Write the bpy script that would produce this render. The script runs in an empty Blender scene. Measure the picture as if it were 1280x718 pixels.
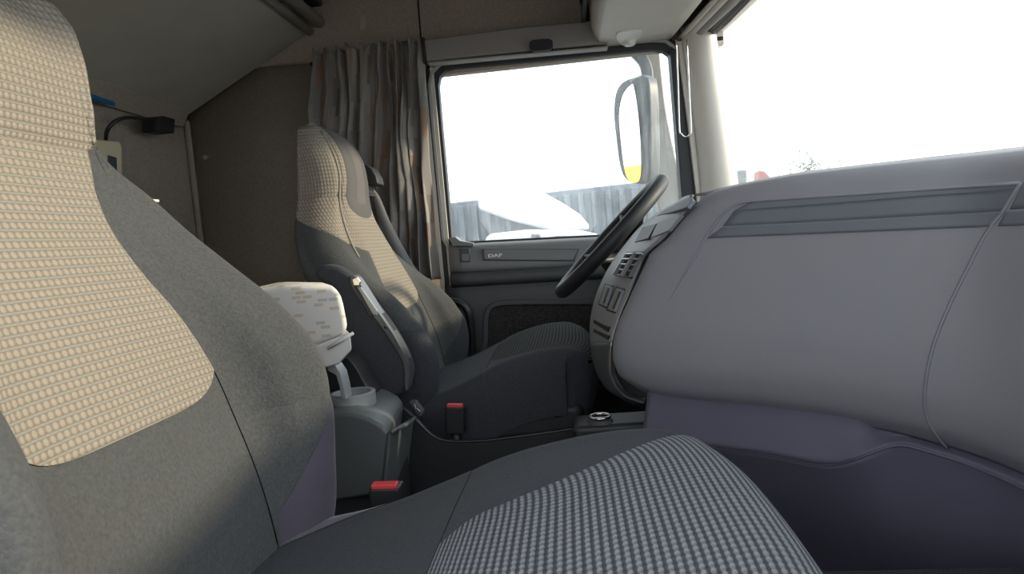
import bpy, bmesh, math, random
import numpy as np
from mathutils import Vector, Matrix, noise

C = bpy.context.scene.collection
random.seed(4)

# ------------------------------------------------------------------ camera
FPX = 850.0
CAM = np.array([0.0, 0.0, 1.0])
YAW, PIT, ROL = math.radians(5), math.radians(4), math.radians(5)
_f = np.array([-math.sin(YAW)*math.cos(PIT), math.cos(YAW)*math.cos(PIT), -math.sin(PIT)])
_r0 = np.array([math.cos(YAW), math.sin(YAW), 0.0])
_u0 = np.cross(_r0, _f)
_r = _r0*math.cos(ROL) - _u0*math.sin(ROL)
_u = _u0*math.cos(ROL) + _r0*math.sin(ROL)
cd = bpy.data.cameras.new('camera'); cam = bpy.data.objects.new('camera', cd); C.objects.link(cam)
cd.sensor_width = 36.0; cd.lens = 36.0*FPX/1280.0; cd.clip_start = 0.02; cd.clip_end = 500
cam.matrix_world = Matrix(((_r[0], _u[0], -_f[0], CAM[0]), (_r[1], _u[1], -_f[1], CAM[1]),
                           (_r[2], _u[2], -_f[2], CAM[2]), (0, 0, 0, 1)))
cd.dof.use_dof = False
bpy.context.scene.camera = cam

# ------------------------------------------------------------------ world, sun, exposure
w = bpy.data.worlds.new('world'); bpy.context.scene.world = w; w.use_nodes = True
bg = w.node_tree.nodes['Background']
bg.inputs['Color'].default_value = (0.90, 0.95, 1.0, 1); bg.inputs['Strength'].default_value = 2.7
sd = bpy.data.lights.new('sun', 'SUN'); sun = bpy.data.objects.new('sun', sd); C.objects.link(sun)
sd.energy = 5.0; sd.angle = math.radians(3.0); sd.color = (1.0, 0.82, 0.60)
SUN_FROM = Vector((1.0, 0.16, 0.30))          # low sun in front of the truck
sun.rotation_euler = SUN_FROM.to_track_quat('Z', 'Y').to_euler()
sun.location = (6, 2, 5)
vs = bpy.context.scene.view_settings
vs.view_transform = 'Standard'; vs.look = 'None'; vs.gamma = 1.0; vs.use_curve_mapping = False
vs.exposure = 0.0

# ------------------------------------------------------------------ helpers
def ray(px, py): return _f + _r*(px-640)/FPX - _u*(py-359)/FPX
def hit(px, py, n, p):
    n = np.array(n, float); d = ray(px, py)
    return CAM + d*(n @ (np.array(p, float)-CAM))/(n @ d)
def W(px, py, y):                    # where a photographed point lies on the plane at depth y
    q = hit(px, py, (0, 1, 0), (0, y, 0)); return (q[0], q[2])

def tag(o, label=None, cat=None, group=None, kind=None):
    if label: o['label'] = label
    if cat: o['category'] = cat
    if group: o['group'] = group
    if kind: o['kind'] = kind
    return o
def empty(name, loc=(0, 0, 0), **k):
    o = bpy.data.objects.new(name, None); C.objects.link(o); o.location = loc
    o.empty_display_size = 0.05
    return tag(o, **k)
def link(name, me, mat, parent=None, smooth=True, bevel=0, bseg=2, solid=0, soff=0, subd=0, **k):
    o = bpy.data.objects.new(name, me); C.objects.link(o)
    if mat: me.materials.append(mat)
    if smooth:
        for p in me.polygons: p.use_smooth = True
    if subd:
        m = o.modifiers.new('s', 'SUBSURF'); m.levels = m.render_levels = subd
    if solid:
        m = o.modifiers.new('t', 'SOLIDIFY'); m.thickness = solid; m.offset = soff
    if bevel:
        m = o.modifiers.new('b', 'BEVEL'); m.width = bevel; m.segments = bseg; m.limit_method = 'ANGLE'
        m.angle_limit = math.radians(35); m.harden_normals = True
    if parent is not None:
        o.parent = parent
        L = Vector((0, 0, 0)); q = parent
        while q: L += q.location; q = q.parent
        me.transform(Matrix.Translation(-L))
    return tag(o, **k)
def pyd(name, v, f, mat, parent=None, **k):
    me = bpy.data.meshes.new(name); me.from_pydata([tuple(map(float, a)) for a in v], [], f); me.update()
    bm = bmesh.new(); bm.from_mesh(me); bmesh.ops.recalc_face_normals(bm, faces=bm.faces); bm.to_mesh(me); bm.free()
    return link(name, me, mat, parent, **k)
BOXF = [(0, 1, 3, 2), (4, 6, 7, 5), (0, 4, 5, 1), (2, 3, 7, 6), (0, 2, 6, 4), (1, 5, 7, 3)]
def box(name, lo, hi, mat, parent=None, rot=None, bevel=0.004, **k):
    v = [(x, y, z) for x in (lo[0], hi[0]) for y in (lo[1], hi[1]) for z in (lo[2], hi[2])]
    if rot:
        c = Vector([(a+b)/2 for a, b in zip(lo, hi)])
        v = [tuple(c + rot @ (Vector(p)-c)) for p in v]
    return pyd(name, v, BOXF, mat, parent, bevel=bevel, **k)
def prism(name, pts, y0, y1, mat, parent=None, bevel=0.004, sx=0.0, sz=0.0, **k):       # outline in x,z pushed along y
    n = len(pts)
    v = [(p[0], y0, p[1]) for p in pts] + [(p[0]+sx, y1, p[1]+sz) for p in pts]
    f = [tuple(range(n)), tuple(range(2*n-1, n-1, -1))] + [(i, (i+1) % n, n+(i+1) % n, n+i) for i in range(n)]
    return pyd(name, v, f, mat, parent, bevel=bevel, **k)
def slab(name, quad, thick, nrm, mat, parent=None, bevel=0.002, **k):     # polygon in space with thickness
    nrm = Vector(nrm).normalized(); n = len(quad)
    v = [tuple(Vector(p)) for p in quad] + [tuple(Vector(p)-nrm*thick) for p in quad]
    f = [tuple(range(n)), tuple(range(2*n-1, n-1, -1))] + [(i, (i+1) % n, n+(i+1) % n, n+i) for i in range(n)]
    return pyd(name, v, f, mat, parent, bevel=bevel, **k)
def catmull(pts, n=8, closed=False):
    P = [np.array(p, float) for p in pts]; out = []; m = len(P)
    for i in range(m if closed else m-1):
        p1, p2 = P[i % m], P[(i+1) % m]
        p0 = P[(i-1) % m] if closed or i > 0 else 2*p1-p2
        p3 = P[(i+2) % m] if closed or i+2 < m else 2*p2-p1
        for k in range(n):
            t = k/n
            out.append(0.5*((2*p1)+(-p0+p2)*t+(2*p0-5*p1+4*p2-p3)*t*t+(-p0+3*p1-3*p2+p3)*t**3))
    if not closed: out.append(P[-1])
    return out
def sweep(name, pts, mat, parent=None, r=0.01, seg=10, closed=False, flat=None, **k):
    """tube (or flat band with flat=(a,b)) along a path"""
    P = [Vector(p) for p in pts]; n = len(P); v = []; f = []
    up = Vector((0, 0, 1)); prev = None
    for i in range(n):
        t = (P[(i+1) % n]-P[i-1]) if closed else (P[min(i+1, n-1)]-P[max(i-1, 0)])
        t.normalize()
        if prev is None:
            a = up if abs(t.z) < 0.9 else Vector((1, 0, 0)); prev = (a-t*a.dot(t)).normalized()
        else: prev = (prev-t*prev.dot(t)).normalized()
        b = t.cross(prev); ra = r[i] if isinstance(r, (list, tuple)) else r
        for j in range(seg):
            th = 2*math.pi*j/seg
            ca, sa = math.cos(th), math.sin(th)
            if flat: q = P[i]+prev*(flat[0]*math.copysign(abs(ca)**.5, ca))+b*(flat[1]*math.copysign(abs(sa)**.5, sa))
            else: q = P[i]+prev*ra*ca+b*ra*sa
            v.append(tuple(q))
    m = n if closed else n-1
    for i in range(m):
        for j in range(seg):
            a, b2 = i*seg, ((i+1) % n)*seg
            f.append((a+j, a+(j+1) % seg, b2+(j+1) % seg, b2+j))
    if not closed: f += [tuple(range(seg)), tuple(range((n-1)*seg, n*seg))]
    return pyd(name, v, f, mat, parent, **k)
def gridmesh(name, fn, nu, nv, mat, parent=None, uv=None, vz=False, **k):
    """fn(a,b) -> xyz for a,b in 0..1; UV in metres along the surface"""
    V = np.array([[fn(i/nu, j/nv) for i in range(nu+1)] for j in range(nv+1)], float)
    f = []
    for j in range(nv):
        for i in range(nu):
            a = j*(nu+1)+i; f.append((a, a+1, a+nu+2, a+nu+1))
    me = bpy.data.meshes.new(name); me.from_pydata([tuple(map(float, p)) for p in V.reshape(-1, 3)], [], f); me.update()
    if uv is None:
        U = np.zeros((nv+1, nu+1)); Vv = np.zeros((nv+1, nu+1)); mid = nu//2
        du = np.linalg.norm(np.diff(V, axis=1), axis=2)
        U[:, 1:] = np.cumsum(du, axis=1); U -= U[:, mid:mid+1]
        dv = np.linalg.norm(np.diff(V, axis=0), axis=2).mean(axis=1)
        Vv[1:, :] = np.cumsum(dv)[:, None]
        if vz: Vv = V[:, :, 2]*1.05
    else:
        U = np.array([[uv(i/nu, j/nv)[0] for i in range(nu+1)] for j in range(nv+1)])
        Vv = np.array([[uv(i/nu, j/nv)[1] for i in range(nu+1)] for j in range(nv+1)])
    L = me.uv_layers.new(name='UVMap'); Uf = U.ravel(); Vf = Vv.ravel()
    for lp in me.loops: L.data[lp.index].uv = (Uf[lp.vertex_index], Vf[lp.vertex_index])
    return link(name, me, mat, parent, **k)
def interp(x, xs, ys): return float(np.interp(x, xs, ys))
def sm(xs, ys):                       # smooth interpolator
    xs = np.array(xs, float); ys = np.array(ys, float)
    d = np.gradient(ys, xs)
    def g(x):
        x = min(max(x, xs[0]), xs[-1]); i = min(max(int(np.searchsorted(xs, x))-1, 0), len(xs)-2)
        h = xs[i+1]-xs[i]; t = (x-xs[i])/h
        return float((2*t**3-3*t*t+1)*ys[i]+(t**3-2*t*t+t)*h*d[i]+(-2*t**3+3*t*t)*ys[i+1]+(t**3-t*t)*h*d[i+1])
    return g
def offset_poly(pts, d):             # counter-clockwise or clockwise closed outline, grown by d
    P = np.array(pts, float); n = len(P); c = P.mean(axis=0); out = []
    for i in range(n):
        t = P[(i+1) % n]-P[i-1]; t /= np.linalg.norm(t); m = np.array([t[1], -t[0]])
        if m @ (P[i]-c) < 0: m = -m
        out.append(P[i]+m*d)
    return out
def ring(name, inner, outer, y0, y1, mat, parent=None, bevel=0.003, **k):
    n = len(inner)
    v = [(p[0], y, p[1]) for y in (y0, y1) for L in (inner, outer) for p in L]
    f = []
    for i in range(n):
        j = (i+1) % n
        f += [(i, j, n+j, n+i), (2*n+i, 3*n+i, 3*n+j, 2*n+j), (i, 2*n+i, 2*n+j, j), (n+i, n+j, 3*n+j, 3*n+i)]
    return pyd(name, v, f, mat, parent, bevel=bevel, **k)
def cyl(name, p0, p1, r, mat, parent=None, seg=20, r1=None, bevel=0.0015, **k):
    return sweep(name, [p0, p1], mat, parent, r=[r, r1 if r1 else r], seg=seg, bevel=bevel, **k)

# ------------------------------------------------------------------ materials
def mat(name, col, rough=0.55, bump=0.0, scale=900, metal=0.0, var=0.0, spec=0.5, bdist=0.0006, vscale=9, sheen=0):
    m = bpy.data.materials.new(name); m.use_nodes = True; nt = m.node_tree; N = nt.nodes; L = nt.links
    b = N['Principled BSDF']
    b.inputs['Base Color'].default_value = (*col, 1); b.inputs['Roughness'].default_value = rough
    b.inputs['Metallic'].default_value = metal; b.inputs['Specular IOR Level'].default_value = spec
    if sheen:
        b.inputs['Sheen Weight'].default_value = sheen; b.inputs['Sheen Roughness'].default_value = 0.4
    tc = N.new('ShaderNodeTexCoord')
    if var:
        n = N.new('ShaderNodeTexNoise'); n.inputs['Scale'].default_value = vscale; n.inputs['Detail'].default_value = 5
        L.new(tc.outputs['Object'], n.inputs['Vector'])
        r = N.new('ShaderNodeMapRange'); r.inputs['From Min'].default_value = 0.3; r.inputs['From Max'].default_value = 0.7
        r.inputs['To Min'].default_value = 1-var; r.inputs['To Max'].default_value = 1+var
        L.new(n.outputs['Fac'], r.inputs['Value'])
        h = N.new('ShaderNodeHueSaturation'); h.inputs['Color'].default_value = (*col, 1)
        L.new(r.outputs['Result'], h.inputs['Value']); L.new(h.outputs['Color'], b.inputs['Base Color'])
    if bump:
        n2 = N.new('ShaderNodeTexNoise'); n2.inputs['Scale'].default_value = scale; n2.inputs['Detail'].default_value = 3
        L.new(tc.outputs['Object'], n2.inputs['Vector'])
        bp = N.new('ShaderNodeBump'); bp.inputs['Strength'].default_value = bump; bp.inputs['Distance'].default_value = bdist
        L.new(n2.outputs['Fac'], bp.inputs['Height']); L.new(bp.outputs['Normal'], b.inputs['Normal'])
    return m
def weave(name, dark, light, accent, pu, pv, acc=0.5, hgt=0.0022, sharp=0.35, vmin=0.0, line=0.0, swap=0):
    """chunky woven fabric: rows of raised dots over darker ground, coloured threads between"""
    m = bpy.data.materials.new(name); m.use_nodes = True; nt = m.node_tree; N = nt.nodes; L = nt.links
    b = N['Principled BSDF']; b.inputs['Roughness'].default_value = 0.95; b.inputs['Specular IOR Level'].default_value = 0.15
    uv = N.new('ShaderNodeUVMap'); uv.uv_map = 'UVMap'
    nz = N.new('ShaderNodeTexNoise'); nz.inputs['Scale'].default_value = 60; L.new(uv.outputs['UV'], nz.inputs['Vector'])
    sp = N.new('ShaderNodeSeparateXYZ')
    jit = N.new('ShaderNodeVectorMath'); jit.operation = 'MULTIPLY_ADD'
    jit.inputs[1].default_value = (0.0005, 0.0005, 0)
    L.new(nz.outputs['Color'], jit.inputs[0]); L.new(uv.outputs['UV'], jit.inputs[2]); L.new(jit.outputs[0], sp.inputs[0])
    def mth(op, a, b_=None):
        n = N.new('ShaderNodeMath'); n.operation = op
        for i, q in enumerate((a, b_)):
            if q is None: continue
            if isinstance(q, (int, float)): n.inputs[i].default_value = q
            else: L.new(q, n.inputs[i])
        return n.outputs[0]
    def wv(x, per, ph=0.0):
        s = mth('SINE', mth('ADD', mth('MULTIPLY', x, 2*math.pi/per), ph)); return mth('ADD', mth('MULTIPLY', s, 0.5), 0.5)
    if swap: ua, va = sp.outputs[1], sp.outputs[0]
    else: ua, va = sp.outputs[0], sp.outputs[1]
    a = wv(ua, pu); c = wv(va, pv); a2 = wv(ua, pu, math.pi)
    dot = mth('MULTIPLY', mth('POWER', a, 0.7), mth('ADD', mth('MULTIPLY', mth('POWER', c, 0.8), 1-vmin), vmin))
    thr = mth('MULTIPLY', a2, mth('POWER', c, 2.0))
    fine = N.new('ShaderNodeTexNoise'); fine.inputs['Scale'].default_value = 700; fine.inputs['Detail'].default_value = 2
    L.new(uv.outputs['UV'], fine.inputs['Vector'])
    mx = N.new('ShaderNodeMix'); mx.data_type = 'RGBA'; mx.inputs['A'].default_value = (*dark, 1); mx.inputs['B'].default_value = (*light, 1)
    mr = N.new('ShaderNodeMapRange'); mr.interpolation_type = 'SMOOTHSTEP'
    mr.inputs['From Min'].default_value = sharp*0.35; mr.inputs['From Max'].default_value = sharp*0.35+0.42
    L.new(dot, mr.inputs['Value'])
    lr = N.new('ShaderNodeMapRange'); lr.inputs['From Min'].default_value = 0.16; lr.inputs['From Max'].default_value = 0.04
    lr.inputs['To Max'].default_value = line; L.new(c, lr.inputs['Value'])
    L.new(mth('MAXIMUM', mr.outputs['Result'], lr.outputs['Result']), mx.inputs['Factor'])
    m2 = N.new('ShaderNodeMix'); m2.data_type = 'RGBA'; m2.inputs['B'].default_value = (*accent, 1)
    L.new(mth('MULTIPLY', thr, acc), m2.inputs['Factor']); L.new(mx.outputs['Result'], m2.inputs['A'])
    L.new(m2.outputs['Result'], b.inputs['Base Color'])
    h = mth('ADD', mth('ADD', mth('MULTIPLY', dot, 0.9), mth('MULTIPLY', c, 0.45)), mth('MULTIPLY', fine.outputs['Fac'], 0.18))
    bp = N.new('ShaderNodeBump'); bp.inputs['Strength'].default_value = 0.8; bp.inputs['Distance'].default_value = hgt
    L.new(h, bp.inputs['Height']); L.new(bp.outputs['Normal'], b.inputs['Normal'])
    return m
def glassmat(name, haze=0.06, tint=(0.95, 0.98, 0.98), dirt=False):
    m = bpy.data.materials.new(name); m.use_nodes = True; nt = m.node_tree; N = nt.nodes; L = nt.links
    for n in list(N):
        if n.type != 'OUTPUT_MATERIAL': N.remove(n)
    out = N['Material Output']
    t = N.new('ShaderNodeBsdfTransparent'); t.inputs['Color'].default_value = (*tint, 1)
    g = N.new('ShaderNodeBsdfGlossy'); g.inputs['Roughness'].default_value = 0.02
    d = N.new('ShaderNodeBsdfTranslucent'); d.inputs['Color'].default_value = (0.85, 0.88, 0.9, 1)
    m1 = N.new('ShaderNodeMixShader'); m2 = N.new('ShaderNodeMixShader')
    m1.inputs[0].default_value = haze
    if dirt:
        tc = N.new('ShaderNodeTexCoord'); mp = N.new('ShaderNodeMapping'); mp.inputs['Scale'].default_value = (70, 1, 9)
        n = N.new('ShaderNodeTexNoise'); n.inputs['Scale'].default_value = 1.3; n.inputs['Detail'].default_value = 6
        L.new(tc.outputs['Object'], mp.inputs['Vector']); L.new(mp.outputs['Vector'], n.inputs['Vector'])
        r = N.new('ShaderNodeMapRange'); r.inputs['From Min'].default_value = .45; r.inputs['From Max'].default_value = .75
        r.inputs['To Min'].default_value = haze*.7; r.inputs['To Max'].default_value = haze*2.0
        L.new(n.outputs['Fac'], r.inputs['Value']); L.new(r.outputs['Result'], m1.inputs[0])
    L.new(t.outputs[0], m1.inputs[1]); L.new(d.outputs[0], m1.inputs[2])
    m2.inputs[0].default_value = 0.035; L.new(m1.outputs[0], m2.inputs[1]); L.new(g.outputs[0], m2.inputs[2])
    L.new(m2.outputs[0], out.inputs['Surface'])
    return m
def emit(name, col, s):
    m = mat(name, col); b = m.node_tree.nodes['Principled BSDF']
    b.inputs['Emission Color'].default_value = (*col, 1); b.inputs['Emission Strength'].default_value = s
    return m

M = dict(
    headliner=mat('headliner', (0.42, 0.36, 0.30), 0.95, 0.6, 350, var=0.12, vscale=120, bdist=0.001),
    rearfelt=mat('rear_wall_felt', (0.33, 0.285, 0.24), 0.95, 0.6, 350, var=0.12, vscale=120, bdist=0.001),
    bunk=mat('bunk_board', (0.46, 0.44, 0.38), 0.7, 0.3, 500, var=0.05),
    trimgrey=mat('trim_grey', (0.36, 0.35, 0.33), 0.5, 0.2, 700),
    beige=mat('beige_plastic', (0.62, 0.58, 0.52), 0.5, 0.25, 600, var=0.03),
    cassette=mat('cassette_grey_brown', (0.30, 0.275, 0.265), 0.5, 0.15, 700),
    black=mat('black_plastic', (0.018, 0.019, 0.021), 0.5, 0.2, 800),
    rubber=mat('rubber', (0.02, 0.023, 0.027), 0.55),
    satin=mat('satin_black_tube', (0.02, 0.022, 0.024), 0.3),
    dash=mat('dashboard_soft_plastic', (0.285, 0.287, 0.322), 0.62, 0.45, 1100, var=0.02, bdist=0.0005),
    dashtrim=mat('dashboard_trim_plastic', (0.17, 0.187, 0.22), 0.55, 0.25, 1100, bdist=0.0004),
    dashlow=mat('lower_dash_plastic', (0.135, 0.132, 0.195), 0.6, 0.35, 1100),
    stack=mat('stack_plastic', (0.24, 0.247, 0.262), 0.45, 0.2, 900),
    seam=mat('seam_highlight', (0.30, 0.30, 0.36), 0.4),
    doorlt=mat('door_light_plastic', (0.19, 0.193, 0.198), 0.45, 0.2, 900),
    doordk=mat('door_dark_plastic', (0.072, 0.076, 0.082), 0.55, 0.25, 900),
    plain=mat('seat_plain_cloth', (0.078, 0.081, 0.083), 0.9, 0.8, 420, var=0.18, vscale=260, bdist=0.0012, spec=0.15, sheen=0.12),
    plaindk=mat('seat_plain_cloth_dark', (0.052, 0.055, 0.066), 0.9, 0.7, 420, var=0.15, vscale=260, bdist=0.001, spec=0.15, sheen=0.06),
    velvet=mat('seat_purple_velour', (0.085, 0.076, 0.10), 0.9, 0.4, 300, var=0.12, vscale=18, spec=0.1, sheen=0.35),
    headpad=mat('headrest_pad_cloth', (0.115, 0.11, 0.107), 0.85, 0.4, 500, var=0.06, spec=0.2),
    padstripe=mat('headrest_stripe_cloth', (0.155, 0.143, 0.14), 0.85, 0.4, 500, spec=0.2),
    ringgrey=mat('cup_ring_grey', (0.40, 0.41, 0.42), 0.4, metal=0.2),
    armgrey=mat('armrest_trim_grey', (0.10, 0.103, 0.108), 0.35, metal=0.2),
    shell=mat('seat_shell_plastic', (0.03, 0.031, 0.034), 0.5, 0.2, 800),
    silver=mat('silver_plastic', (0.26, 0.27, 0.28), 0.35, metal=0.4),
    chrome=mat('chrome', (0.75, 0.74, 0.72), 0.18, metal=1.0),
    bin=mat('bin_grey_plastic', (0.115, 0.125, 0.13), 0.45, 0.2, 900),
    red=mat('red_button', (0.75, 0.06, 0.07), 0.35),
    webbing=mat('belt_webbing', (0.26, 0.26, 0.26), 0.6, 0.5, 500),
    white=mat('white_plastic', (0.80, 0.79, 0.76), 0.5),
    cream=mat('cream_plastic', (0.72, 0.64, 0.45), 0.5),
    carpet=mat('carpet', (0.05, 0.05, 0.075), 1.0, 1.0, 500, var=0.3, vscale=500, bdist=0.003),
    floor=mat('floor_rubber', (0.03, 0.03, 0.032), 0.8, 0.4, 300),
    blue=mat('blue_strip', (0.02, 0.25, 0.62), 0.4),
    whitepaint=mat('white_vehicle_paint', (0.75, 0.77, 0.80), 0.35),
    containers=mat('weathered_grey_steel', (0.17, 0.195, 0.22), 0.7, var=0.25, vscale=3),
    darkglass=mat('vehicle_glass', (0.07, 0.085, 0.095), 0.15),
    paving=mat('yard_paving', (0.16, 0.16, 0.155), 0.9, var=0.15, vscale=1.5),
    redpaint=mat('red_vehicle_paint', (0.36, 0.12, 0.12), 0.6),
    yellow=mat('yellow_paint', (0.9, 0.55, 0.03), 0.5),
    foliage=mat('bare_twigs', (0.13, 0.12, 0.09), 0.9, var=0.2),
    mirrorcase=mat('mirror_housing', (0.09, 0.105, 0.115), 0.45),
    deflector=mat('beige_deflector', (0.28, 0.245, 0.20), 0.45),
    mirror=mat('mirror_glass', (0.9, 0.92, 0.93), 0.01, metal=1.0),
    badge=mat('badge_silver', (0.8, 0.8, 0.8), 0.4),
    glass=glassmat('windscreen_glass', 0.045),
    sideglass=glassmat('side_window_glass', 0.07, dirt=True),
    lens=mat('lamp_lens', (0.75, 0.73, 0.68), 0.25),
    ins_back=weave('backrest_weave', (0.195, 0.175, 0.155), (0.33, 0.312, 0.262), (0.36, 0.23, 0.155), 0.0085, 0.0095, 0.5, 0.0016, line=0.6),
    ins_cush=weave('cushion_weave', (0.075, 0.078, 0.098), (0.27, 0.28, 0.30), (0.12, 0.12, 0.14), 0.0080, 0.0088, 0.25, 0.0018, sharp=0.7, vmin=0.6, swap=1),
    ins_cush_shade=weave('cushion_weave_shaded', (0.03, 0.031, 0.034), (0.085, 0.088, 0.09), (0.06, 0.06, 0.06), 0.0080, 0.0088, 0.2, 0.001, sharp=0.6, vmin=0.6, swap=1),  # same cushion fabric, the driver seat's dimmer light put into the colours
    ins_head=weave('headrest_weave', (0.195, 0.175, 0.155), (0.33, 0.312, 0.262), (0.36, 0.23, 0.155), 0.0076, 0.0095, 0.5, 0.0016, line=0.6),
)
def curtainmat():
    m = mat('curtain_cloth', (0.3, 0.27, 0.25), 0.85, 0.3, 500); nt = m.node_tree; N = nt.nodes; L = nt.links; b = N['Principled BSDF']
    uv = N.new('ShaderNodeUVMap'); uv.uv_map = 'UVMap'
    mp = N.new('ShaderNodeMapping'); mp.inputs['Rotation'].default_value = (0, 0, math.pi/2); L.new(uv.outputs['UV'], mp.inputs['Vector'])
    br = N.new('ShaderNodeTexBrick'); br.inputs['Scale'].default_value = 1.0; br.inputs['Brick Width'].default_value = 0.09
    br.inputs['Row Height'].default_value = 0.018; br.inputs['Mortar Size'].default_value = 0.0; br.offset = 0.37
    br.inputs['Color1'].default_value = (0, 0, 0, 1); br.inputs['Color2'].default_value = (1, 1, 1, 1)
    L.new(mp.outputs['Vector'], br.inputs['Vector'])
    cr = N.new('ShaderNodeValToRGB'); cr.color_ramp.interpolation = 'CONSTANT'
    cols = [(0.0, (0.22, 0.20, 0.185)), (0.3, (0.27, 0.24, 0.215)), (0.55, (0.26, 0.17, 0.12)), (0.66, (0.22, 0.21, 0.205)), (0.82, (0.32, 0.29, 0.26)), (0.94, (0.17, 0.14, 0.12))]
    e = cr.color_ramp.elements; e[0].color = (*cols[0][1], 1); e[1].position = cols[1][0]; e[1].color = (*cols[1][1], 1)
    for p, c in cols[2:]:
        q = e.new(p); q.color = (*c, 1)
    L.new(br.outputs['Color'], cr.inputs['Fac']); L.new(cr.outputs['Color'], b.inputs['Base Color'])
    b.inputs['Subsurface Weight'].default_value = 0
    return m
M['curtain'] = curtainmat()
def boxpattern():
    m = mat('patterned_cover', (0.8, 0.78, 0.74), 0.8, 0.2, 400); nt = m.node_tree; N = nt.nodes; L = nt.links; b = N['Principled BSDF']
    tc = N.new('ShaderNodeTexCoord'); mp = N.new('ShaderNodeMapping'); mp.inputs['Rotation'].default_value = (math.radians(90), 0, 0)
    L.new(tc.outputs['Object'], mp.inputs['Vector'])
    br = N.new('ShaderNodeTexBrick'); br.inputs['Scale'].default_value = 1.0; br.inputs['Brick Width'].default_value = 0.019
    br.inputs['Row Height'].default_value = 0.0078; br.inputs['Mortar Size'].default_value = 0.0012; br.offset = 0.4
    br.inputs['Color1'].default_value = (0, 0, 0, 1); br.inputs['Color2'].default_value = (1, 1, 1, 1); br.inputs['Mortar'].default_value = (0, 0, 0, 1)
    L.new(mp.outputs['Vector'], br.inputs['Vector'])
    cr = N.new('ShaderNodeValToRGB'); cr.color_ramp.interpolation = 'CONSTANT'
    e = cr.color_ramp.elements; e[0].color = (0.80, 0.78, 0.74, 1); e[1].position = 0.55; e[1].color = (0.68, 0.58, 0.47, 1)
    q = e.new(0.72); q.color = (0.80, 0.78, 0.74, 1); q = e.new(0.82); q.color = (0.60, 0.56, 0.51, 1); q = e.new(0.93); q.color = (0.8, 0.78, 0.74, 1)
    L.new(br.outputs['Color'], cr.inputs['Fac']); L.new(cr.outputs['Color'], b.inputs['Base Color'])
    return m
M['pattern'] = boxpattern()
def meshcloth():
    m = mat('door_pocket_cloth', (0.06, 0.057, 0.055), 0.9); nt = m.node_tree; N = nt.nodes; L = nt.links; b = N['Principled BSDF']
    tc = N.new('ShaderNodeTexCoord'); v = N.new('ShaderNodeTexVoronoi'); v.inputs['Scale'].default_value = 140; v.inputs['Randomness'].default_value = 0.25
    L.new(tc.outputs['Object'], v.inputs['Vector'])
    cr = N.new('ShaderNodeValToRGB'); cr.color_ramp.elements[0].color = (0.12, 0.11, 0.10, 1); cr.color_ramp.elements[1].color = (0.02, 0.02, 0.02, 1)
    cr.color_ramp.elements[1].position = 0.6
    L.new(v.outputs['Distance'], cr.inputs['Fac']); L.new(cr.outputs['Color'], b.inputs['Base Color'])
    bp = N.new('ShaderNodeBump'); bp.inputs['Strength'].default_value = 0.6; bp.inputs['Distance'].default_value = 0.002; bp.invert = True
    L.new(v.outputs['Distance'], bp.inputs['Height']); L.new(bp.outputs['Normal'], b.inputs['Normal'])
    return m
M['meshcloth'] = meshcloth()

# ------------------------------------------------------------------ cab shell
YD, YP = 2.29, 0.05            # driver side wall, passenger side wall (its door stands open)
XR, ZF, ZC = -1.28, 0.20, 2.10
box('floor', (XR, YP, ZF-0.04), (0.80, YD+0.02, ZF), M['floor'], kind='structure')
box('ceiling', (XR, YP-0.03, ZC), (0.80, YD+0.04, ZC+0.04), M['headliner'], kind='structure')
box('wall_rear', (XR-0.04, YP-0.03, ZF), (XR, YD+0.04, ZC), M['rearfelt'], kind='structure')
WIN = [W(*p, 2.28) for p in [(549, 108), (551, 97), (558, 90), (570, 87), (640, 80.5), (700, 75), (760, 69), (815, 64), (827, 64.5), (835, 70), (838.5, 80),
                             (843, 140), (849, 200), (854, 260), (857, 305), (852, 309), (840, 310), (740, 307.5), (650, 307), (580, 307), (570, 305), (566, 298),
                             (560, 230), (554, 165)]]
def wallx(name, x0, x1, z0, z1, m, dy=0.0, **k):
    return box(name, (x0, YD-dy, z0), (x1, YD+0.03, z1), m, bevel=0, **k)
hx0, hx1, hz0, hz1 = WIN[2][0]-0.035, WIN[10][0]+0.06, 0.93, WIN[10][1]+0.045
wl = wallx('wall_left', XR, hx0, ZF, 1.655, M['rearfelt'], kind='structure')
tag(prism('wall_left', [(XR, 1.655), (-0.945, 1.656), (hx0, 1.64), (hx0, hz1), (0.55, hz1), (0.55, ZC), (XR, ZC)], YD-0.008, YD+0.03, M['headliner'], bevel=0.003), kind='structure')
wallx('wall_left', hx1, 0.54, ZF, hz1, M['beige'], kind='structure')
wallx('wall_left', hx0, hx1, ZF, hz0, M['doordk'], kind='structure')
# faint cover plate and the panel joint of the upper lining
a = W(519, -40, YD-0.012); b_ = W(527, 62, YD-0.012)
tag(sweep('trim_1', [(a[0], YD-0.009, a[1]), (b_[0], YD-0.009, b_[1])], M['black'], r=0.003, seg=6), kind='structure')
a = W(345, 81, YD-0.012); b_ = W(528, 66, YD-0.012)
tag(sweep('trim_2', [(a[0]-.02, YD-0.008, a[1]), (b_[0], YD-0.008, b_[1])], M['headliner'], r=0.004, seg=6), kind='structure')
tag(prism('trim_3', [W(450, 19, YD-.01), W(457, 19, YD-.01), W(457, 38, YD-.01), W(450, 38, YD-.01)], YD-0.011, YD-0.007, M['bunk'], bevel=0.001), kind='structure')
# rounded corner post between rear wall and side wall
tag(prism('trim_4', [(XR, ZF), (XR+0.02, ZF), (XR+0.02, 1.505), (XR, 1.505)], YD-0.02, YD, M['rearfelt'], bevel=0.008), kind='structure')
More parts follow.
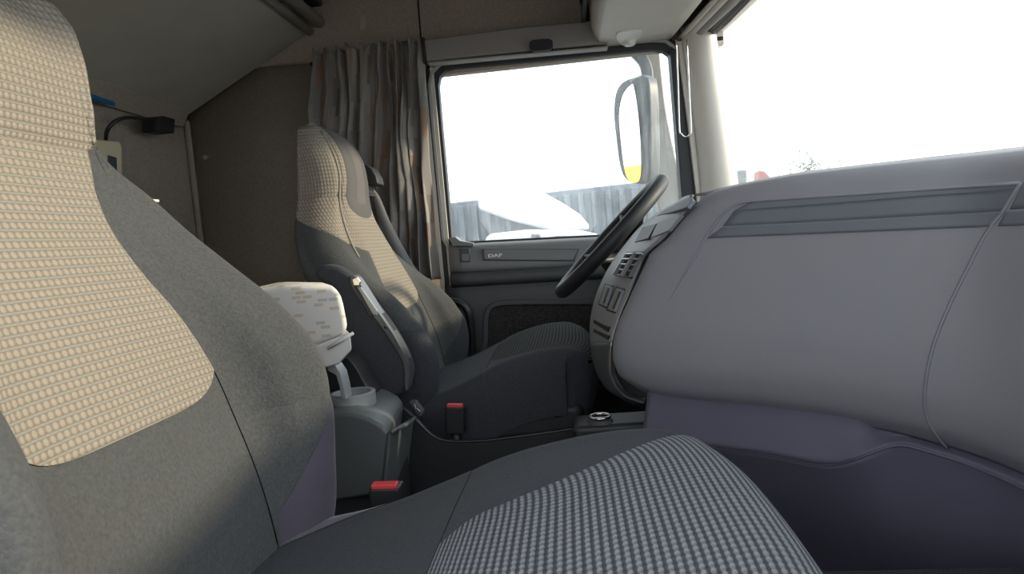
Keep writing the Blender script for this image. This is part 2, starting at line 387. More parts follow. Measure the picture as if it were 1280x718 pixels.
# unseen passenger wall; open doorway narrowed to keep light off the dash
box('wall_right', (XR, YP-0.03, ZF), (-0.66, YP, ZC), M['rearfelt'], bevel=0, kind='structure')
box('wall_right', (-0.66, YP-0.03, 1.62), (0.62, YP, ZC), M['headliner'], bevel=0, kind='structure')
box('wall_right', (0.20, YP-0.03, ZF), (0.62, YP, 1.62), M['beige'], bevel=0, kind='structure')

box('wall_right', (-0.66, YP-0.03, ZF), (0.20, YP, 0.42), M['doordk'], bevel=0, kind='structure')
# windscreen surface: leaning and bowed forward
YC = 1.165
def ws(y, z, inset=0.0):
    k = (y-YC)/1.085; t = (z-1.0)/0.60
    base = 0.745-0.19*k*k; top = 0.565-0.06*k*k
    return base+(top-base)*max(min(t, 1.3), -1.0)-inset
def wsf(a, b):
    y = 2.255-(2.255-0.075)*a; z = 0.93+(1.60-0.93)*b
    return (ws(y, z), y, z)
gridmesh('window_1', wsf, 24, 10, M['glass'], solid=0.005, kind='structure')
def rail(name, z, y0, y1, m, r=0.012, dx=0.0, kind='structure', **k):
    return sweep(name, [(ws(y, z)-dx, y, z) for y in np.linspace(y0, y1, 24)], m, r=r, seg=8, kind=kind, **k)
rail('trim_5', 1.592, 2.26, 0.08, M['rubber'], 0.014, 0.012)
# front header above the glass
hv = [[(ws(y, 1.60)+d, y, z) for (d, z) in ((0.0, 1.603), (0.0, ZC), (0.05, ZC), (0.05, 1.603))] for y in np.linspace(YD, YP, 16)]
hf = []
for i in range(15):
    for j in range(4): hf.append((i*4+j, i*4+(j+1) % 4, (i+1)*4+(j+1) % 4, (i+1)*4+j))
pyd('wall_front', [p for r_ in hv for p in r_], hf+[(0, 1, 2, 3), (60, 61, 62, 63)], M['beige'], kind='structure')
gridmesh('wall_front', lambda a, b: (ws(YD-(YD-YP)*a, 0.95)+0.012-0.1*(1-b), YD-(YD-YP)*a, ZF+(0.95-ZF)*b), 14, 4, M['black'], solid=0.03, kind='structure')
# rails between the shelf and the glass
for k_, (px0, px1, r_, m_) in enumerate([((851, 47), (893, 0), 0.008, 'beige'), ((858, 47), (903, 0), 0.011, 'beige'), ((868, 44), (915, 0), 0.017, 'cassette'), ((878, 44), (924, 0), 0.010, 'rubber')]):
    p = hit(*px0, (0, 0, 1), (0, 0, 1.592)); q = hit(*px1, (0, 0, 1), (0, 0, 1.592)); d = q-p
    pts = [p+(-0.10)*d, p, q] + [q+d*t*0.9+np.array([0.0, 0, 0.0])*t for t in (0.5, 1.0, 1.5)]
    pts = [(x if i < 3 else min(x, ws(y, 1.59)-0.03-0.012*(4-k_)), min(y, 2.27), z) for i, (x, y, z) in enumerate(pts)]
    pts.append((ws(1.1, 1.59)-0.03-0.012*(4-k_), 1.1, 1.592)); pts.append((ws(0.1, 1.59)-0.03-0.012*(4-k_), 0.1, 1.592))
    tag(sweep('trim_%d' % (6+k_), catmull(pts, 4), M[m_], r=r_, seg=10), kind='structure')

# A pillar pieces (outlines as they stand on the driver side)
ya = 2.24
prism('trim_10', [W(*p, ya) for p in [(838, 60), (850, 60), (857, 110), (864, 160), (871, 220), (874, 262), (854, 262), (846, 160)]], ya+0.01, YD+0.02, M['rubber'], bevel=0.004, kind='structure')
prism('trim_11', [W(*p, ya) for p in [(846, 52), (856, 50), (868, 150), (880, 262), (872, 262), (860, 160)]], ya-0.005, YD, M['beige'], bevel=0.004, kind='structure')
prism('trim_12', [W(*p, ya) for p in [(854, 48), (864, 48), (876, 150), (889, 262), (879, 262), (867, 150)]], ya-0.015, YD, M['mirrorcase'], bevel=0.004, kind='structure')
def apil(a, b):
    yy = 2.215
    L = catmull([W(*p, yy) for p in [(862, 30), (870, 90), (880, 160), (887, 230), (890, 300)]], 6)
    R = catmull([W(*p, yy) for p in [(884, 30), (893, 90), (904, 165), (914, 230), (922, 300)]], 6)
    i = min(int(b*24), 24); l, r_ = L[i], R[i]
    x = l[0]+(r_[0]-l[0])*a; z = l[1]+(r_[1]-l[1])*a
    return (x, yy+0.03*(2*a-1)**2+0.0*a, z)
gridmesh('trim_13', apil, 12, 24, M['beige'], solid=0.03, soff=-1, kind='structure')
L = catmull([W(*p, 2.25) for p in [(884, 66), (886, 52), (894, 40), (908, 24)]], 6)
pl = [(x, 2.235, z) for x, z in [W(*p, 2.235) for p in [(918, 262), (912, 222), (903, 165), (893, 100), (887.5, 68)]]]
p2 = hit(891, 47, (0, 0, 1), (0, 0, 1.585)); p3 = hit(935, 0, (0, 0, 1), (0, 0, 1.585))
tag(sweep('trim_14', catmull(pl+[p2, (p2+p3)/2, p3, p3+(p3-p2)*0.4], 6), M['rubber'], r=0.006, seg=8), kind='structure')

# ------------------------------------------------------------------ driver door
door = empty('door_1', (0, YD, ZF), kind='structure')
ring('window_frame', WIN, offset_poly(WIN, 0.022), 2.262, 2.30, M['rubber'], door)
ring('window_frame', offset_poly(WIN, 0.022), offset_poly(WIN, 0.034), 2.252, 2.30, M['trimgrey'], door)
ring('window_frame', offset_poly(WIN, 0.034), offset_poly(WIN, 0.047), 2.262, 2.30, M['rubber'], door)
n = len(WIN)
pyd('window_2', [(p[0], y, p[1]) for y in (2.288, 2.293) for p in offset_poly(WIN, 0.004)],
    [tuple(range(n)), tuple(range(2*n-1, n-1, -1))]+[(i, (i+1) % n, n+(i+1) % n, n+i) for i in range(n)], M['sideglass'], smooth=False, kind='structure')
# B pillar trim strips rearward of the window
for nm, x0, x1, m_ in (('pillar_strip', 525, 531, 'beige'), ('pillar_strip', 531.5, 536, 'black'), ('pillar_strip', 536.5, 541, 'beige')):
    prism(nm, [W(x0, 84, 2.255), W(x1, 84, 2.255), W(x1+31, 420, 2.255), W(x0+31, 420, 2.255)], 2.255, 2.29, M[m_], door, bevel=0.002)
# belt rail, armrest ledge, lower skin: profile (depth, height) swept along x
def doorprof(name, prof, x0, x1, m_, slope=0.0, **k):
    pr = catmull(prof, 5); nn = len(pr)-1
    return gridmesh(name, lambda a, b: (x0+(x1-x0)*a, pr[int(round(b*nn))][0], pr[int(round(b*nn))][1]-slope*a), 16, nn, M[m_], door, solid=0.006, soff=0, **k)
dx0, dx1 = W(563, 330, 2.25)[0], 0.42
doorprof('belt_rail', [(2.285, 1.000), (2.262, 0.998), (2.245, 0.985), (2.235, 0.95), (2.232, 0.918), (2.245, 0.905)], dx0, dx1, 'doorlt', 0.03)
doorprof('armrest', [(2.248, 0.906), (2.225, 0.898), (2.215, 0.885), (2.22, 0.868), (2.245, 0.858)], dx0, dx1, 'doordk', 0.02)
doorprof('lower_skin', [(2.245, 0.862), (2.235, 0.80), (2.235, 0.60), (2.24, 0.40), (2.25, 0.22)], dx0-0.02, dx1, 'doordk', 0.0)
prism('belt_cap', [W(*p, 2.235) for p in [(561, 298), (569, 296), (575, 301), (592, 304), (592, 308), (566, 308)]], 2.232, 2.285, M['doorlt'], door, bevel=0.003)
# plate with badge, square latch
pl_ = prism('badge_plate', [W(*p, 2.232) for p in [(603, 311), (724, 311), (718, 327), (604, 326)]], 2.226, 2.245, M['doordk'], door, bevel=0.002)
prism('badge_plate_face', [W(*p, 2.226) for p in [(605, 312.5), (722, 312.5), (716, 325.5), (606, 324.5)]], 2.2235, 2.24, M['doorlt'], pl_, bevel=0.001)
cu = bpy.data.curves.new('badge', 'FONT'); cu.body = 'DAF'; cu.size = 0.0185; cu.extrude = 0.0006; cu.offset = 0.0006; cu.align_x = 'LEFT'
tmp = bpy.data.objects.new('tmp', cu); me = bpy.data.meshes.new_from_object(tmp); bpy.data.objects.remove(tmp)
bx, bz = W(610, 322, 2.2225)
me.transform(Matrix.Translation((bx, 2.2225, bz)) @ Matrix.Rotation(math.radians(1.5), 4, 'Y') @ Matrix.Rotation(math.pi/2, 4, 'X') @ Matrix.Diagonal((1.35, 0.8, 1, 1)))
link('badge', me, M['badge'], pl_, smooth=False)
lt = prism('latch', [W(*p, 2.232) for p in [(575, 311), (587, 311), (588, 328), (576, 328)]], 2.227, 2.245, M['doordk'], door, bevel=0.002)
prism('latch_pull', [W(*p, 2.226) for p in [(577, 318), (586, 318), (586, 326.5), (577.5, 326.5)]], 2.223, 2.24, M['doorlt'], lt, bevel=0.001)
# cloth pocket panel with rounded frame
PK = catmull([W(*p, 2.23) for p in [(614, 470), (611, 420), (612, 395), (620, 384), (650, 381), (720, 381), (760, 381), (790, 382), (800, 470), (700, 480)]], 6, closed=True)
prism('pocket_cloth', [tuple(p) for p in PK], 2.222, 2.24, M['meshcloth'], door, bevel=0.003)
ring('pocket_frame', PK, offset_poly(PK, 0.018), 2.214, 2.24, M['doordk'], door, bevel=0.004)
# rubber drip of belt line
doorprof('belt_seal', [(2.284, 1.004), (2.272, 1.006), (2.268, 0.999)], dx0, dx1, 'rubber', 0.03)
gh = [(x, 2.17, z) for x, z in [W(*p, 2.17) for p in [(535, 376), (560, 377), (575, 379), (585, 390), (589, 410), (591, 445), (594, 490)]]]
g_ = empty('grab_handle', (gh[-1][0], 2.2, gh[-1][2]), label='curved black grab tube on door pillar behind driver seat', cat='handle')
sweep('handle_tube', catmull(gh, 6), M['satin'], g_, r=0.013, seg=14)
sweep('handle_foot', [(gh[0][0], 2.17, gh[0][2]), (gh[0][0]-0.01, 2.29, gh[0][2])], M['satin'], g_, r=0.013)
sweep('handle_foot', [(gh[-1][0], 2.17, gh[-1][2]), (gh[-1][0], 2.245, gh[-1][2]-0.02)], M['satin'], g_, r=0.013)

# ------------------------------------------------------------------ blind cassette over the door window
bc = empty('blind_cassette', (-0.1, YD, 1.65), label='long grey roller blind cassette above the driver door window', cat='blind')
prism('cassette_body', [W(*p, 2.22) for p in [(529, 50), (640, 35.5), (760, 24), (760, 55), (640, 66.5), (532, 77.5)]], 2.215, YD-0.004, M['cassette'], bc, bevel=0.006, bseg=3)
prism('pull_bar', [W(*p, 2.205) for p in [(533, 77), (640, 67), (760, 56.5), (760, 59), (640, 69.5), (534, 79.5)]], 2.212, 2.25, M['trimgrey'], bc, bevel=0.002)
prism('end_cap', [W(*p, 2.212) for p in [(526.5, 47), (530, 46), (534, 79), (530, 80)]], 2.208, YD-.004, M['black'], bc, bevel=0.002)
prism('pull_grip', [W(*p, 2.2) for p in [(662, 53), (666, 50.5), (686, 49), (690.5, 51), (691, 60), (688, 63), (668, 65), (663, 63)]], 2.192, 2.216, M['black'], bc, bevel=0.003)

# ------------------------------------------------------------------ curtain and its rail
rl = empty('curtain_rail', (-0.6, 2.23, 1.64), label='thin dark curtain rail carrying the gathered curtain', cat='curtain rail')
ra, rb = W(386, 77, 2.225), W(531, 65, 2.225)
sweep('rail', [(ra[0]-0.005, 2.255, ra[1]), (rb[0]+0.01, 2.255, rb[1])], M['black'], rl, r=0.006, seg=8)
for t in (0.03, 0.5, 0.97):
    x = ra[0]+(rb[0]-ra[0])*t; z = ra[1]+(rb[1]-ra[1])*t
    box('bracket', (x-0.008, 2.25, z-0.003), (x+0.008, YD-0.006, z+0.006), M['black'], rl, bevel=0.001)
CF = 11
xl = sm([0, .35, .7, 1], [W(388, 75, 2.2)[0], W(384, 150, 2.2)[0], W(384, 250, 2.2)[0], W(376, 350, 2.2)[0]])
xrt = sm([0, .15, .5, .8, 1], [W(529, 66, 2.2)[0], W(530, 100, 2.2)[0], W(533, 200, 2.2)[0], W(541, 290, 2.2)[0], W(549, 350, 2.2)[0]])
ztop, zbot = 1.668, W(540, 347, 2.2)[1]
rnd = np.random.RandomState(3)
fp = np.cumsum(np.r_[0, 0.5+1.0*rnd.rand(CF)]); fp /= fp[-1]; famp = 0.55+0.75*rnd.rand(CF+1)
def fold(a, v):
    aa = a+0.012*math.sin(6*v+a*9); s = 0
    idx = np.interp(aa, fp, np.arange(CF+1)); k = math.cos(2*math.pi*idx); am = np.interp(aa, fp, famp)
    fine = math.cos(2*math.pi*idx*2+1.3*math.sin(a*12))
    wgt = math.exp(-v*7)
    return (k*(0.6+0.5*v)*0.9+0.30*fine*(0.15+wgt))*am*0.026, am
def curt(a, b):
    v = 1-b
    f_, am = fold(a, v)
    x0, x1 = xl(v), xrt(v)
    x = x0+(x1-x0)*(a+0.010*math.sin(2*math.pi*np.interp(a, fp, np.arange(CF+1))+1)*(1+v))
    z = ztop+(zbot-ztop)*v+(0.008*math.sin(a*60) if b > 0.99 else 0)
    z += -0.01*v*math.sin(a*14)
    cr_ = noise.noise(Vector((a*7, v*3.2, 1.7)))*0.030*min(1, v*3+.3)+noise.noise(Vector((a*22+v*6, v*9, 4.1)))*0.010
    f_ += cr_; x += noise.noise(Vector((a*5, v*2.5, 9.0)))*0.022*min(1, v*4)
    pinch = 1-0.35*math.exp(-((v-0.035)/0.02)**2)
    return (x, 2.21+f_*pinch*(0.9+0.25*a), z)
gridmesh('curtain', curt, 330, 50, M['curtain'], solid=0.0015, uv=lambda a, b: (a*1.3, b*0.75),
         label='gathered brown and grey striped curtain beside the driver door window', cat='curtain')

# ------------------------------------------------------------------ upper bunk, folded at an angle
bk = empty('upper_bunk', (-1.25, 1.2, 1.5), label='tilted upper bunk board against the rear wall, top left', cat='bunk')
sl = (1.762-1.508)/(1.284-0.781); bn = Vector((sl, 0, -1)).normalized()
def bp(x): return 1.508+sl*(x+1.284)
slab('bunk_board', [(-1.255, 0.07, bp(-1.255)), (-1.255, 2.275, bp(-1.255)), (-0.80, 2.275, bp(-0.80)), (-0.80, 0.07, bp(-0.80))], 0.05, bn, M['bunk'], bk)
sweep('front_rail', [(-0.80, 0.07, bp(-0.80)-0.004), (-0.80, 2.27, bp(-0.80)-0.004)], M['trimgrey'], bk, r=0.014)
sweep('front_rail', [(-0.765, 0.07, bp(-0.765)+0.006), (-0.765, 2.27, bp(-0.765)+0.006)], M['trimgrey'], bk, r=0.02)
box('rail_pad', (-0.775, 0.07, bp(-0.77)+0.03), (-0.72, 2.20, bp(-0.77)+0.08), M['black'], bk, bevel=0.01)
slab('hinge_board', [(-1.268, 0.07, 1.475), (-1.268, 2.25, 1.475), (-1.235, 2.25, bp(-1.235)-0.002), (-1.235, 0.07, bp(-1.235)-0.002)], 0.01, (0.7, 0, -0.7), M['rearfelt'], bk)
q0, q1 = hit(104, 114, (1, 0, 0), (-1.243, 0, 0)), hit(143, 130, (1, 0, 0), (-1.243, 0, 0))
sweep('blue_strip', [(-1.243, q0[1]-0.3, q0[2]-.0), (-1.243, q1[1], q1[2])], M['blue'], bk, flat=(0.007, 0.003), seg=8, label='blue strip')
# mattress platform of the lower bunk
lb = empty('lower_bunk', (-1.0, 1.2, ZF), label='dark lower bunk base behind the two seats', cat='bunk')
box('bunk_base', (XR+0.005, 0.07, ZF), (-0.76, 2.20, 0.60), M['doordk'], lb)
box('mattress', (XR+0.005, 0.08, 0.60), (-0.78, 2.19, 0.72), M['plaindk'], lb, bevel=0.03, bseg=4)

# reading lamp and switch housing on the rear wall
lp = empty('reading_lamp', (XR, 1.86, 1.39), label='black gooseneck reading lamp bending over the rear wall', cat='lamp')
gp = [(XR+d, *hit(px, py, (1, 0, 0), (XR+d, 0, 0))[1:]) for px, py, d in [(132, 178, 0.012), (134, 163, 0.04), (145, 151, 0.06), (160, 147, 0.065), (176, 149, 0.065), (188, 153, 0.065)]]
sweep('gooseneck', catmull(gp, 7), M['satin'], lp, r=0.0055)
hq = [hit(px, py, (1, 0, 0), (XR+0.065, 0, 0)) for px, py in [(186, 147), (194, 146), (208, 150), (207, 168), (186, 165)]]
slab('lamp_head', [tuple(p+np.array([0.03, 0, 0])) for p in hq], 0.055, (1, 0, 0), M['black'], lp, bevel=0.004)
hq = [hit(px, py, (1, 0, 0), (XR+0.095, 0, 0)) for px, py in [(193, 151), (195, 151), (194, 164), (192, 164)]]
slab('lamp_rib', [tuple(p+np.array([0.003, 0, 0])) for p in hq], 0.004, (1, 0, 0), M['black'], lp, bevel=0.0008)
sp_ = empty('switch_housing', (XR, 1.87, 1.3), label='cream switch housing on rear wall under the gooseneck lamp', cat='switch')
hq = [hit(px, py, (1, 0, 0), (XR+0.03, 0, 0)) for px, py in [(114, 173), (150, 177), (153, 183), (154, 240), (114, 240)]]
slab('housing', [tuple(p) for p in hq], 0.029, (1, 0, 0), M['cream'], sp_, bevel=0.006)
hq = [hit(px, py, (1, 0, 0), (XR+0.034, 0, 0)) for px, py in [(136, 194), (146, 197), (147, 222), (136, 222)]]
slab('display', [tuple(p) for p in hq], 0.006, (1, 0, 0), M['darkglass'], sp_, bevel=0.001)
hook = hit(258, 197, (0, 1, 0), (0, YD, 0))
tag(cyl('wall_button', (hook[0], YD+0.002, hook[2]), (hook[0], YD-0.012, hook[2]), 0.009, M['rearfelt'], seg=16), label='small round button on the rear part of the side wall', cat='button')

# ------------------------------------------------------------------ overhead shelf
sh = empty('overhead_shelf', (0.3, 2.28, 1.6), label='beige overhead storage shelf above the windscreen', cat='shelf')
pr = catmull([(0.124, 1.80), (0.126, 1.68), (0.131, 1.625), (0.142, 1.602), (0.165, 1.593), (0.25, 1.591), (0.40, 1.590)], 5); nn = len(pr)-1
def und(a, b):
    x, z = pr[int(round(b*nn))]; y = 2.278-(2.278-0.10)*a
    if x > 0.2: x = 0.165+(x-0.165)*(0.21+0.06*(1-((y-YC)/1.1)**2))/(0.235)
    return (x, y, z)
gridmesh('shelf_tray', und, 20, nn, M['beige'], sh, solid=0.01, soff=1)
box('shelf_back', (0.17, 0.10, 1.62), (0.42, 2.275, ZC-0.01), M['black'], sh, bevel=0)
sweep('shelf_lip', [(0.108, 2.275, 1.70), (0.108, 0.1, 1.70)], M['silver'], sh, r=0.006)
prism('shelf_side', [(0.105, 1.64), (0.10, 1.85), (0.17, 1.85), (0.17, 1.62), (0.13, 1.615)], 2.22, 2.278, M['black'], sh)
for zz in (1.66, 1.72, 1.78, 1.84):
    box('shelf_rib', (0.098, 0.1, zz), (0.112, 2.22, zz+0.02), M['black'], sh, bevel=0.003)
lc = hit(787, 44, (0, 0, 1), (0, 0, 1.588))
ll = empty('courtesy_lamp', tuple(lc), label='small white courtesy lamp under the overhead shelf', cat='lamp')
lo = [hit(px, py, (0, 0, 1), (0, 0, 1.586)) for px, py in catmull([(770, 47), (772, 42), (782, 40), (798, 39), (803, 40), (801, 46), (793, 55), (786, 58.5), (777, 57), (772, 52)], 4, closed=True)]
slab('lamp_lens', [tuple(p) for p in lo], 0.008, (0, 0, -1), M['lens'], ll, bevel=0.003)
kc = hit(787, 54, (0, 0, 1), (0, 0, 1.58))
cyl('lamp_knob', tuple(kc+np.array([0, 0, 0.01])), tuple(kc-np.array([0, 0, 0.008])), 0.022, M['lens'], ll, r1=0.017, seg=24, bevel=0.004)

# long wire loop hanging by the pillar, small button on the glass
lpth = [W(*p, 2.13) for p in [(845, 50), (847.5, 100), (849.5, 160), (851.5, 167), (856.5, 171), (862, 168), (864, 161), (861.5, 110), (858.5, 50)]]
wl_ = sweep('wire_loop', catmull([(x, 2.13, z) for x, z in lpth], 6), M['chrome'], r=0.0022, seg=8)
tag(wl_, label='long thin metal wire loop hanging beside the front pillar', cat='wire loop')
gb = hit(892.5, 49, (0, 1, 0), (0, 2.16, 0))
tag(cyl('glass_button', (ws(2.16, gb[2])-0.02, 2.16, gb[2]), (ws(2.16, gb[2])-0.003, 2.16, gb[2]), 0.006, M['black'], seg=14), label='tiny dark button at the upper corner of the windscreen', cat='button')

# ------------------------------------------------------------------ seats
zs = [0.58, .62, .66, .74, .82, .885, .95, 1.00, 1.05, 1.09, 1.13, 1.19, 1.25, 1.29, 1.315, 1.328]
class Shape: pass
def seat_shape(driver):
    h = Shape()
    if driver:
        h.xb = sm(zs, [-.36, -.345, -.325, -.309, -.336, -.388, -.460, -.505, -.530, -.540, -.545, -.542, -.555, -.572, -.59, -.60])
        h.hw = sm(zs, [.235, .242, .250, .256, .260, .258, .248, .225, .195, .168, .142, .131, .130, .121, .097, .05])
    else:
        h.xb = sm(zs, [-.36, -.345, -.332, -.324, -.323, -.337, -.385, -.434, -.478, -.500, -.520, -.518, -.525, -.540, -.565, -.60])
        h.hw = sm(zs, [.245, .252, .257, .262, .265, .265, .263, .255, .237, .205, .158, .141, .145, .146, .136, .09])
    h.xc = sm(zs, [-.37, -.37, -.375, -.39, -.415, -.435, -.455, -.475, -.495, -.512, -.522, -.52, -.53, -.553, -.58, -.60])
    h.ins = sm(zs, [.150, .150, .150, .150, .150, .146, .128, .108, .098, .106, .118, .100, .090, .080, .062, .03] if not driver else [.150, .150, .150, .150, .150, .146, .128, .108, .094, .092, .095, .085, .083, .078, .062, .03])
    h.bk = sm(zs, [-.47, -.48, -.50, -.53, -.56, -.585, -.605, -.625, -.638, -.642, -.643, -.640, -.632, -.625, -.618, -.612])
    Z = np.linspace(0.57, 1.333, 260); T = []
    for z in Z:
        xc, xb, hw, iw, bk_ = h.xc(z), h.xb(z), h.hw(z), h.ins(z), h.bk(z)
        wc = hw*0.90; d = xb-xc
        k = [(0, xc), (iw, xc+0.10*d), (iw+(wc-iw)*0.55, xc+0.68*d), (wc, xb), (hw, xb-0.03*min(1, (xb-bk_)/0.08)), (hw*0.99, (xb+bk_)/2-0.02), (hw*0.88, bk_+0.006), (0, bk_)]
        T.append(catmull([(-a, b) for a, b in reversed(k[1:])]+k, 10))
    T = np.array(T); h.T = T
    def S(q, z):                                              # q in -7..7, z height
        zi = min(max((z-0.57)/0.763*259, 0), 258.9999); t = min(max((q+7)*10, 0), T.shape[1]-1.0001)
        i, j = int(zi), int(t); a, b = zi-i, t-j
        p = (T[i, j]*(1-b)+T[i, j+1]*b)*(1-a)+(T[i+1, j]*(1-b)+T[i+1, j+1]*b)*a
        return np.array([p[1], p[0], z])
    h.S = S
    return h
def patch(name, S, qa, qb, za, zb, nu, nv, m_, parent, edge=0.004, lift=0.0, solid=0.003, flip=1, **k):
    """cloth panel between boundary functions, tucked in at its seams"""
    def fn(a, b):
        z0, z1 = za(2*a-1), zb(2*a-1); z = z0+(z1-z0)*b
        q0_, q1_ = qa(z), qb(z); q = q0_+(q1_-q0_)*a
        p = S(q, z); e = 0.02
        t1 = S(q+e, z)-S(q-e, z); t2 = S(q, z+0.002)-S(q, z-0.002)
        nrm = np.cross(t1, t2); L_ = np.linalg.norm(nrm)
        nrm = flip*nrm/L_ if L_ > 1e-12 else np.array([1, 0, 0])
        da = min(a, 1-a)*nu; db = min(b, 1-b)*nv
        puff = min(1, da/3)*min(1, db/3)
        return p+nrm*(lift-edge*(1-puff)**2)
    return gridmesh(name, fn, nu, nv, m_, parent, **k)

def make_seat(name, yc, xf, label, driver):
    t = empty(name, (-0.1, yc, ZF), label=label, cat='seat', group='high-backed cab seats')
    off = np.array([0, yc, 0])
    SH = seat_shape(driver); S = lambda q, z: SH.S(q, z)+off
    zlow = lambda s: 0.848+0.030*abs(s)**5
    # flip sign so outward normals: cross(dq,dz) with q towards +y gives +x
    cst = lambda v: (lambda *_: v)
    z_w, z_e = (1.00, 1.12) if driver else (1.14, 1.175)
    qb_ = lambda z: 1.0 if z < z_w else 1.0+6.0*min(1, (z-z_w)/(z_e-z_w))
    patch('backrest_insert', S, lambda z: -qb_(z), qb_, lambda s: zlow(s), cst(1.14), 90, 80, M['ins_back'], t, vz=True, edge=0.0015)
    patch('lower_back_panel', S, cst(-1.0), cst(1.0), cst(0.60), zlow, 30, 44, M['plain'], t, edge=0.003)
    zt = 1.328
    hb = (lambda z: 7.0) if driver else qb_
    patch('headrest_cover', S, lambda z: -hb(z), hb, cst(1.14), cst(zt), 120, 50, M['ins_head'], t, edge=0.003, vz=True)
    if driver: patch('headrest_pad', S, cst(-1.05), cst(1.05), lambda s: 1.085+0.03*abs(s)**2.5, cst(1.3265), 24, 30, M['headpad'], t, lift=0.0035, edge=0.004)
    if driver:
        patch('headrest_stripe', S, cst(-0.28), cst(0.45), lambda s: 1.12, cst(1.30), 10, 24, M['padstripe'], t, lift=0.005, edge=0.002)
        for q_ in (-2.0, 2.0): sweep('piping', [tuple(S(q_, z_)+np.array([0.001, 0, 0])) for z_ in np.linspace(0.99, 1.30, 30)], M['ins_head'], t, r=0.0028, seg=6)
    for sg in (-1, 1):
        za, zb_ = 0.82, (1.14 if driver else 1.175)
        f_in = qb_
        if sg > 0: patch('side_bolster', S, f_in, cst(7.0), cst(za), cst(zb_), 70, 50, M['plain'], t, edge=0.0015)
        else: patch('side_bolster', S, cst(-7.0), lambda b: -f_in(b), cst(za), cst(zb_), 70, 50, M['plain'], t, edge=0.0015)
        qp = lambda z: 1.03+2.2*min(1, max(0.0, (z-.69)/.13))**0.9
        if sg > 0:
            patch('lower_bolster', S, cst(1.0), qp, cst(0.60), cst(za), 30, 30, M['plain'], t, edge=0.0015)
            patch('side_panel', S, qp, cst(7.0), cst(0.60), cst(za), 40, 30, M['velvet'] if not driver else M['plaindk'], t, edge=0.0015, label='dark purple velour side panel' if not driver else None)
        else:
            patch('lower_bolster', S, lambda b: -qp(b), cst(-1.0), cst(0.60), cst(za), 30, 30, M['plain'], t, edge=0.0015)
            patch('side_panel', S, cst(-7.0), lambda b: -qp(b), cst(0.60), cst(za), 40, 30, M['velvet'] if not driver else M['plaindk'], t, edge=0.0015)
    # cushion ------------------------------------------------------
    front = xf
    PX = [(-.44, .648), (-.34, .662), (-.27, .672), (-.18, .700), (-.10, .728), (-.02, .745), (.05, .752), (.120, .750), (.160, .735), (.180, .70), (.178, .64), (.155, .585), (.12, .56)]
    PX = [(-.44+(x+.44)*((front+.44)/(.166+.44)), z) for x, z in PX]
    prof = catmull(PX, 6); NP = len(prof)-1
    HW = [.235, .248, .256, .260, .262, .262, .262, .260, .252, .246, .244, .240, .23]
    hwf = lambda s: interp(s*12, range(13), HW)
    def Sc(q, s):
        s = min(max(s, 0), 1); i = min(int(s*NP), NP-1); f_ = s*NP-i; p = prof[i]*(1-f_)+prof[i+1]*f_
        tg = prof[min(i+1, NP)]-prof[i]; tg /= np.linalg.norm(tg); nn_ = np.array([-tg[1], tg[0]])   # up/out
        hw = hwf(s); side = min(1.0, max(0.0, (s-0.62)/0.3)); dn = 0.11*(1-side)
        K = [(0, 0.004), (hw*.36, 0.003), (hw*.72, 0.0), (hw*.90, -0.002), (hw*.985, -0.020), (hw, -0.06 if side < .5 else -0.03), (hw*.985, -0.145 if side < .5 else -0.06)]
        aq = abs(q); cc = catmull(K, 6); tt = min(aq*6, len(cc)-1.0001); ii = int(tt); v = cc[ii]*(1-(tt-ii))+cc[ii+1]*(tt-ii)
        x, z = p[0]+nn_[0]*v[1]*(0.3 if s < .6 else 1), p[1]+v[1]*(1-side)+nn_[1]*v[1]*side
        x -= 0.045*(v[0]/.26)**4*max(0, min(1, (s-.45)/.25))
        return np.array([x, math.copysign(v[0], q), z])+off
    TC = np.array([[Sc(q, s) for q in np.linspace(-6, 6, 73)] for s in np.linspace(0, 1, 101)])
    def Scw(q, s):
        zi = min(max(s*100, 0), 99.9999); ti = min(max((q+6)*6, 0), 71.9999); i, j = int(zi), int(ti); a, b = zi-i, ti-j
        return (TC[i, j]*(1-b)+TC[i, j+1]*b)*(1-a)+(TC[i+1, j]*(1-b)+TC[i+1, j+1]*b)*a
    # patterned tongue widening to the front
    s0, s1 = 0.285, 0.735
    B_ = lambda s: min(1, max(0, (s-s0)/(s1-s0)))
    far_ = sm([0, .05, .15, .26, .47, .7, 1.0], [0.15, 0.45, 0.62, 0.85, 1.5, 2.4, 2.75])
    near_ = sm([0, .05, .15, .5, 1.0], [0.5, 1.2, 1.9, 2.5, 2.75])
    if driver: near_ = far_ = sm([0, .1, .3, .6, 1.0], [1.2, 1.8, 2.2, 2.4, 2.6])
    wf, wn_ = (lambda s: far_(B_(s))), (lambda s: -near_(B_(s)))
    patch('cushion_insert', Scw, wn_, wf, cst(s0), lambda s: s1-0.02*abs(s)**6, 70, 60, M['ins_cush' if not driver else 'ins_cush_shade'], t, flip=-1, edge=0.0008, uv=None)
    pr_ = (0.0, s0)
    patch('cushion_rear', Scw, cst(-6.0), cst(6.0), cst(0.0), cst(s0), 60, 20, M['plaindk'], t, flip=-1, edge=0.0)
    for sg in (-1, 1):
        A = wf if sg > 0 else cst(-6.0); B = cst(6.0) if sg > 0 else wn_
        patch('cushion_bolster', Scw, A, B, cst(s0), cst(s1), 50, 40, M['plaindk'], t, flip=-1, edge=0.0008)
    patch('cushion_front', Scw, cst(-6.0), cst(6.0), lambda s: s1-0.0*abs(s), cst(1.0), 60, 20, M['plaindk'], t, flip=-1, edge=0.0)
    # purple velour corner at the rear of the cushion
    if not driver:
        patch('cushion_corner', Scw, lambda s: 1.6+3.6*(s-.05)/.3, cst(5.9), cst(0.05), cst(0.33), 20, 14, M['velvet'], t, flip=-1, lift=0.002, edge=0.0008, label='dark purple velour corner patch')
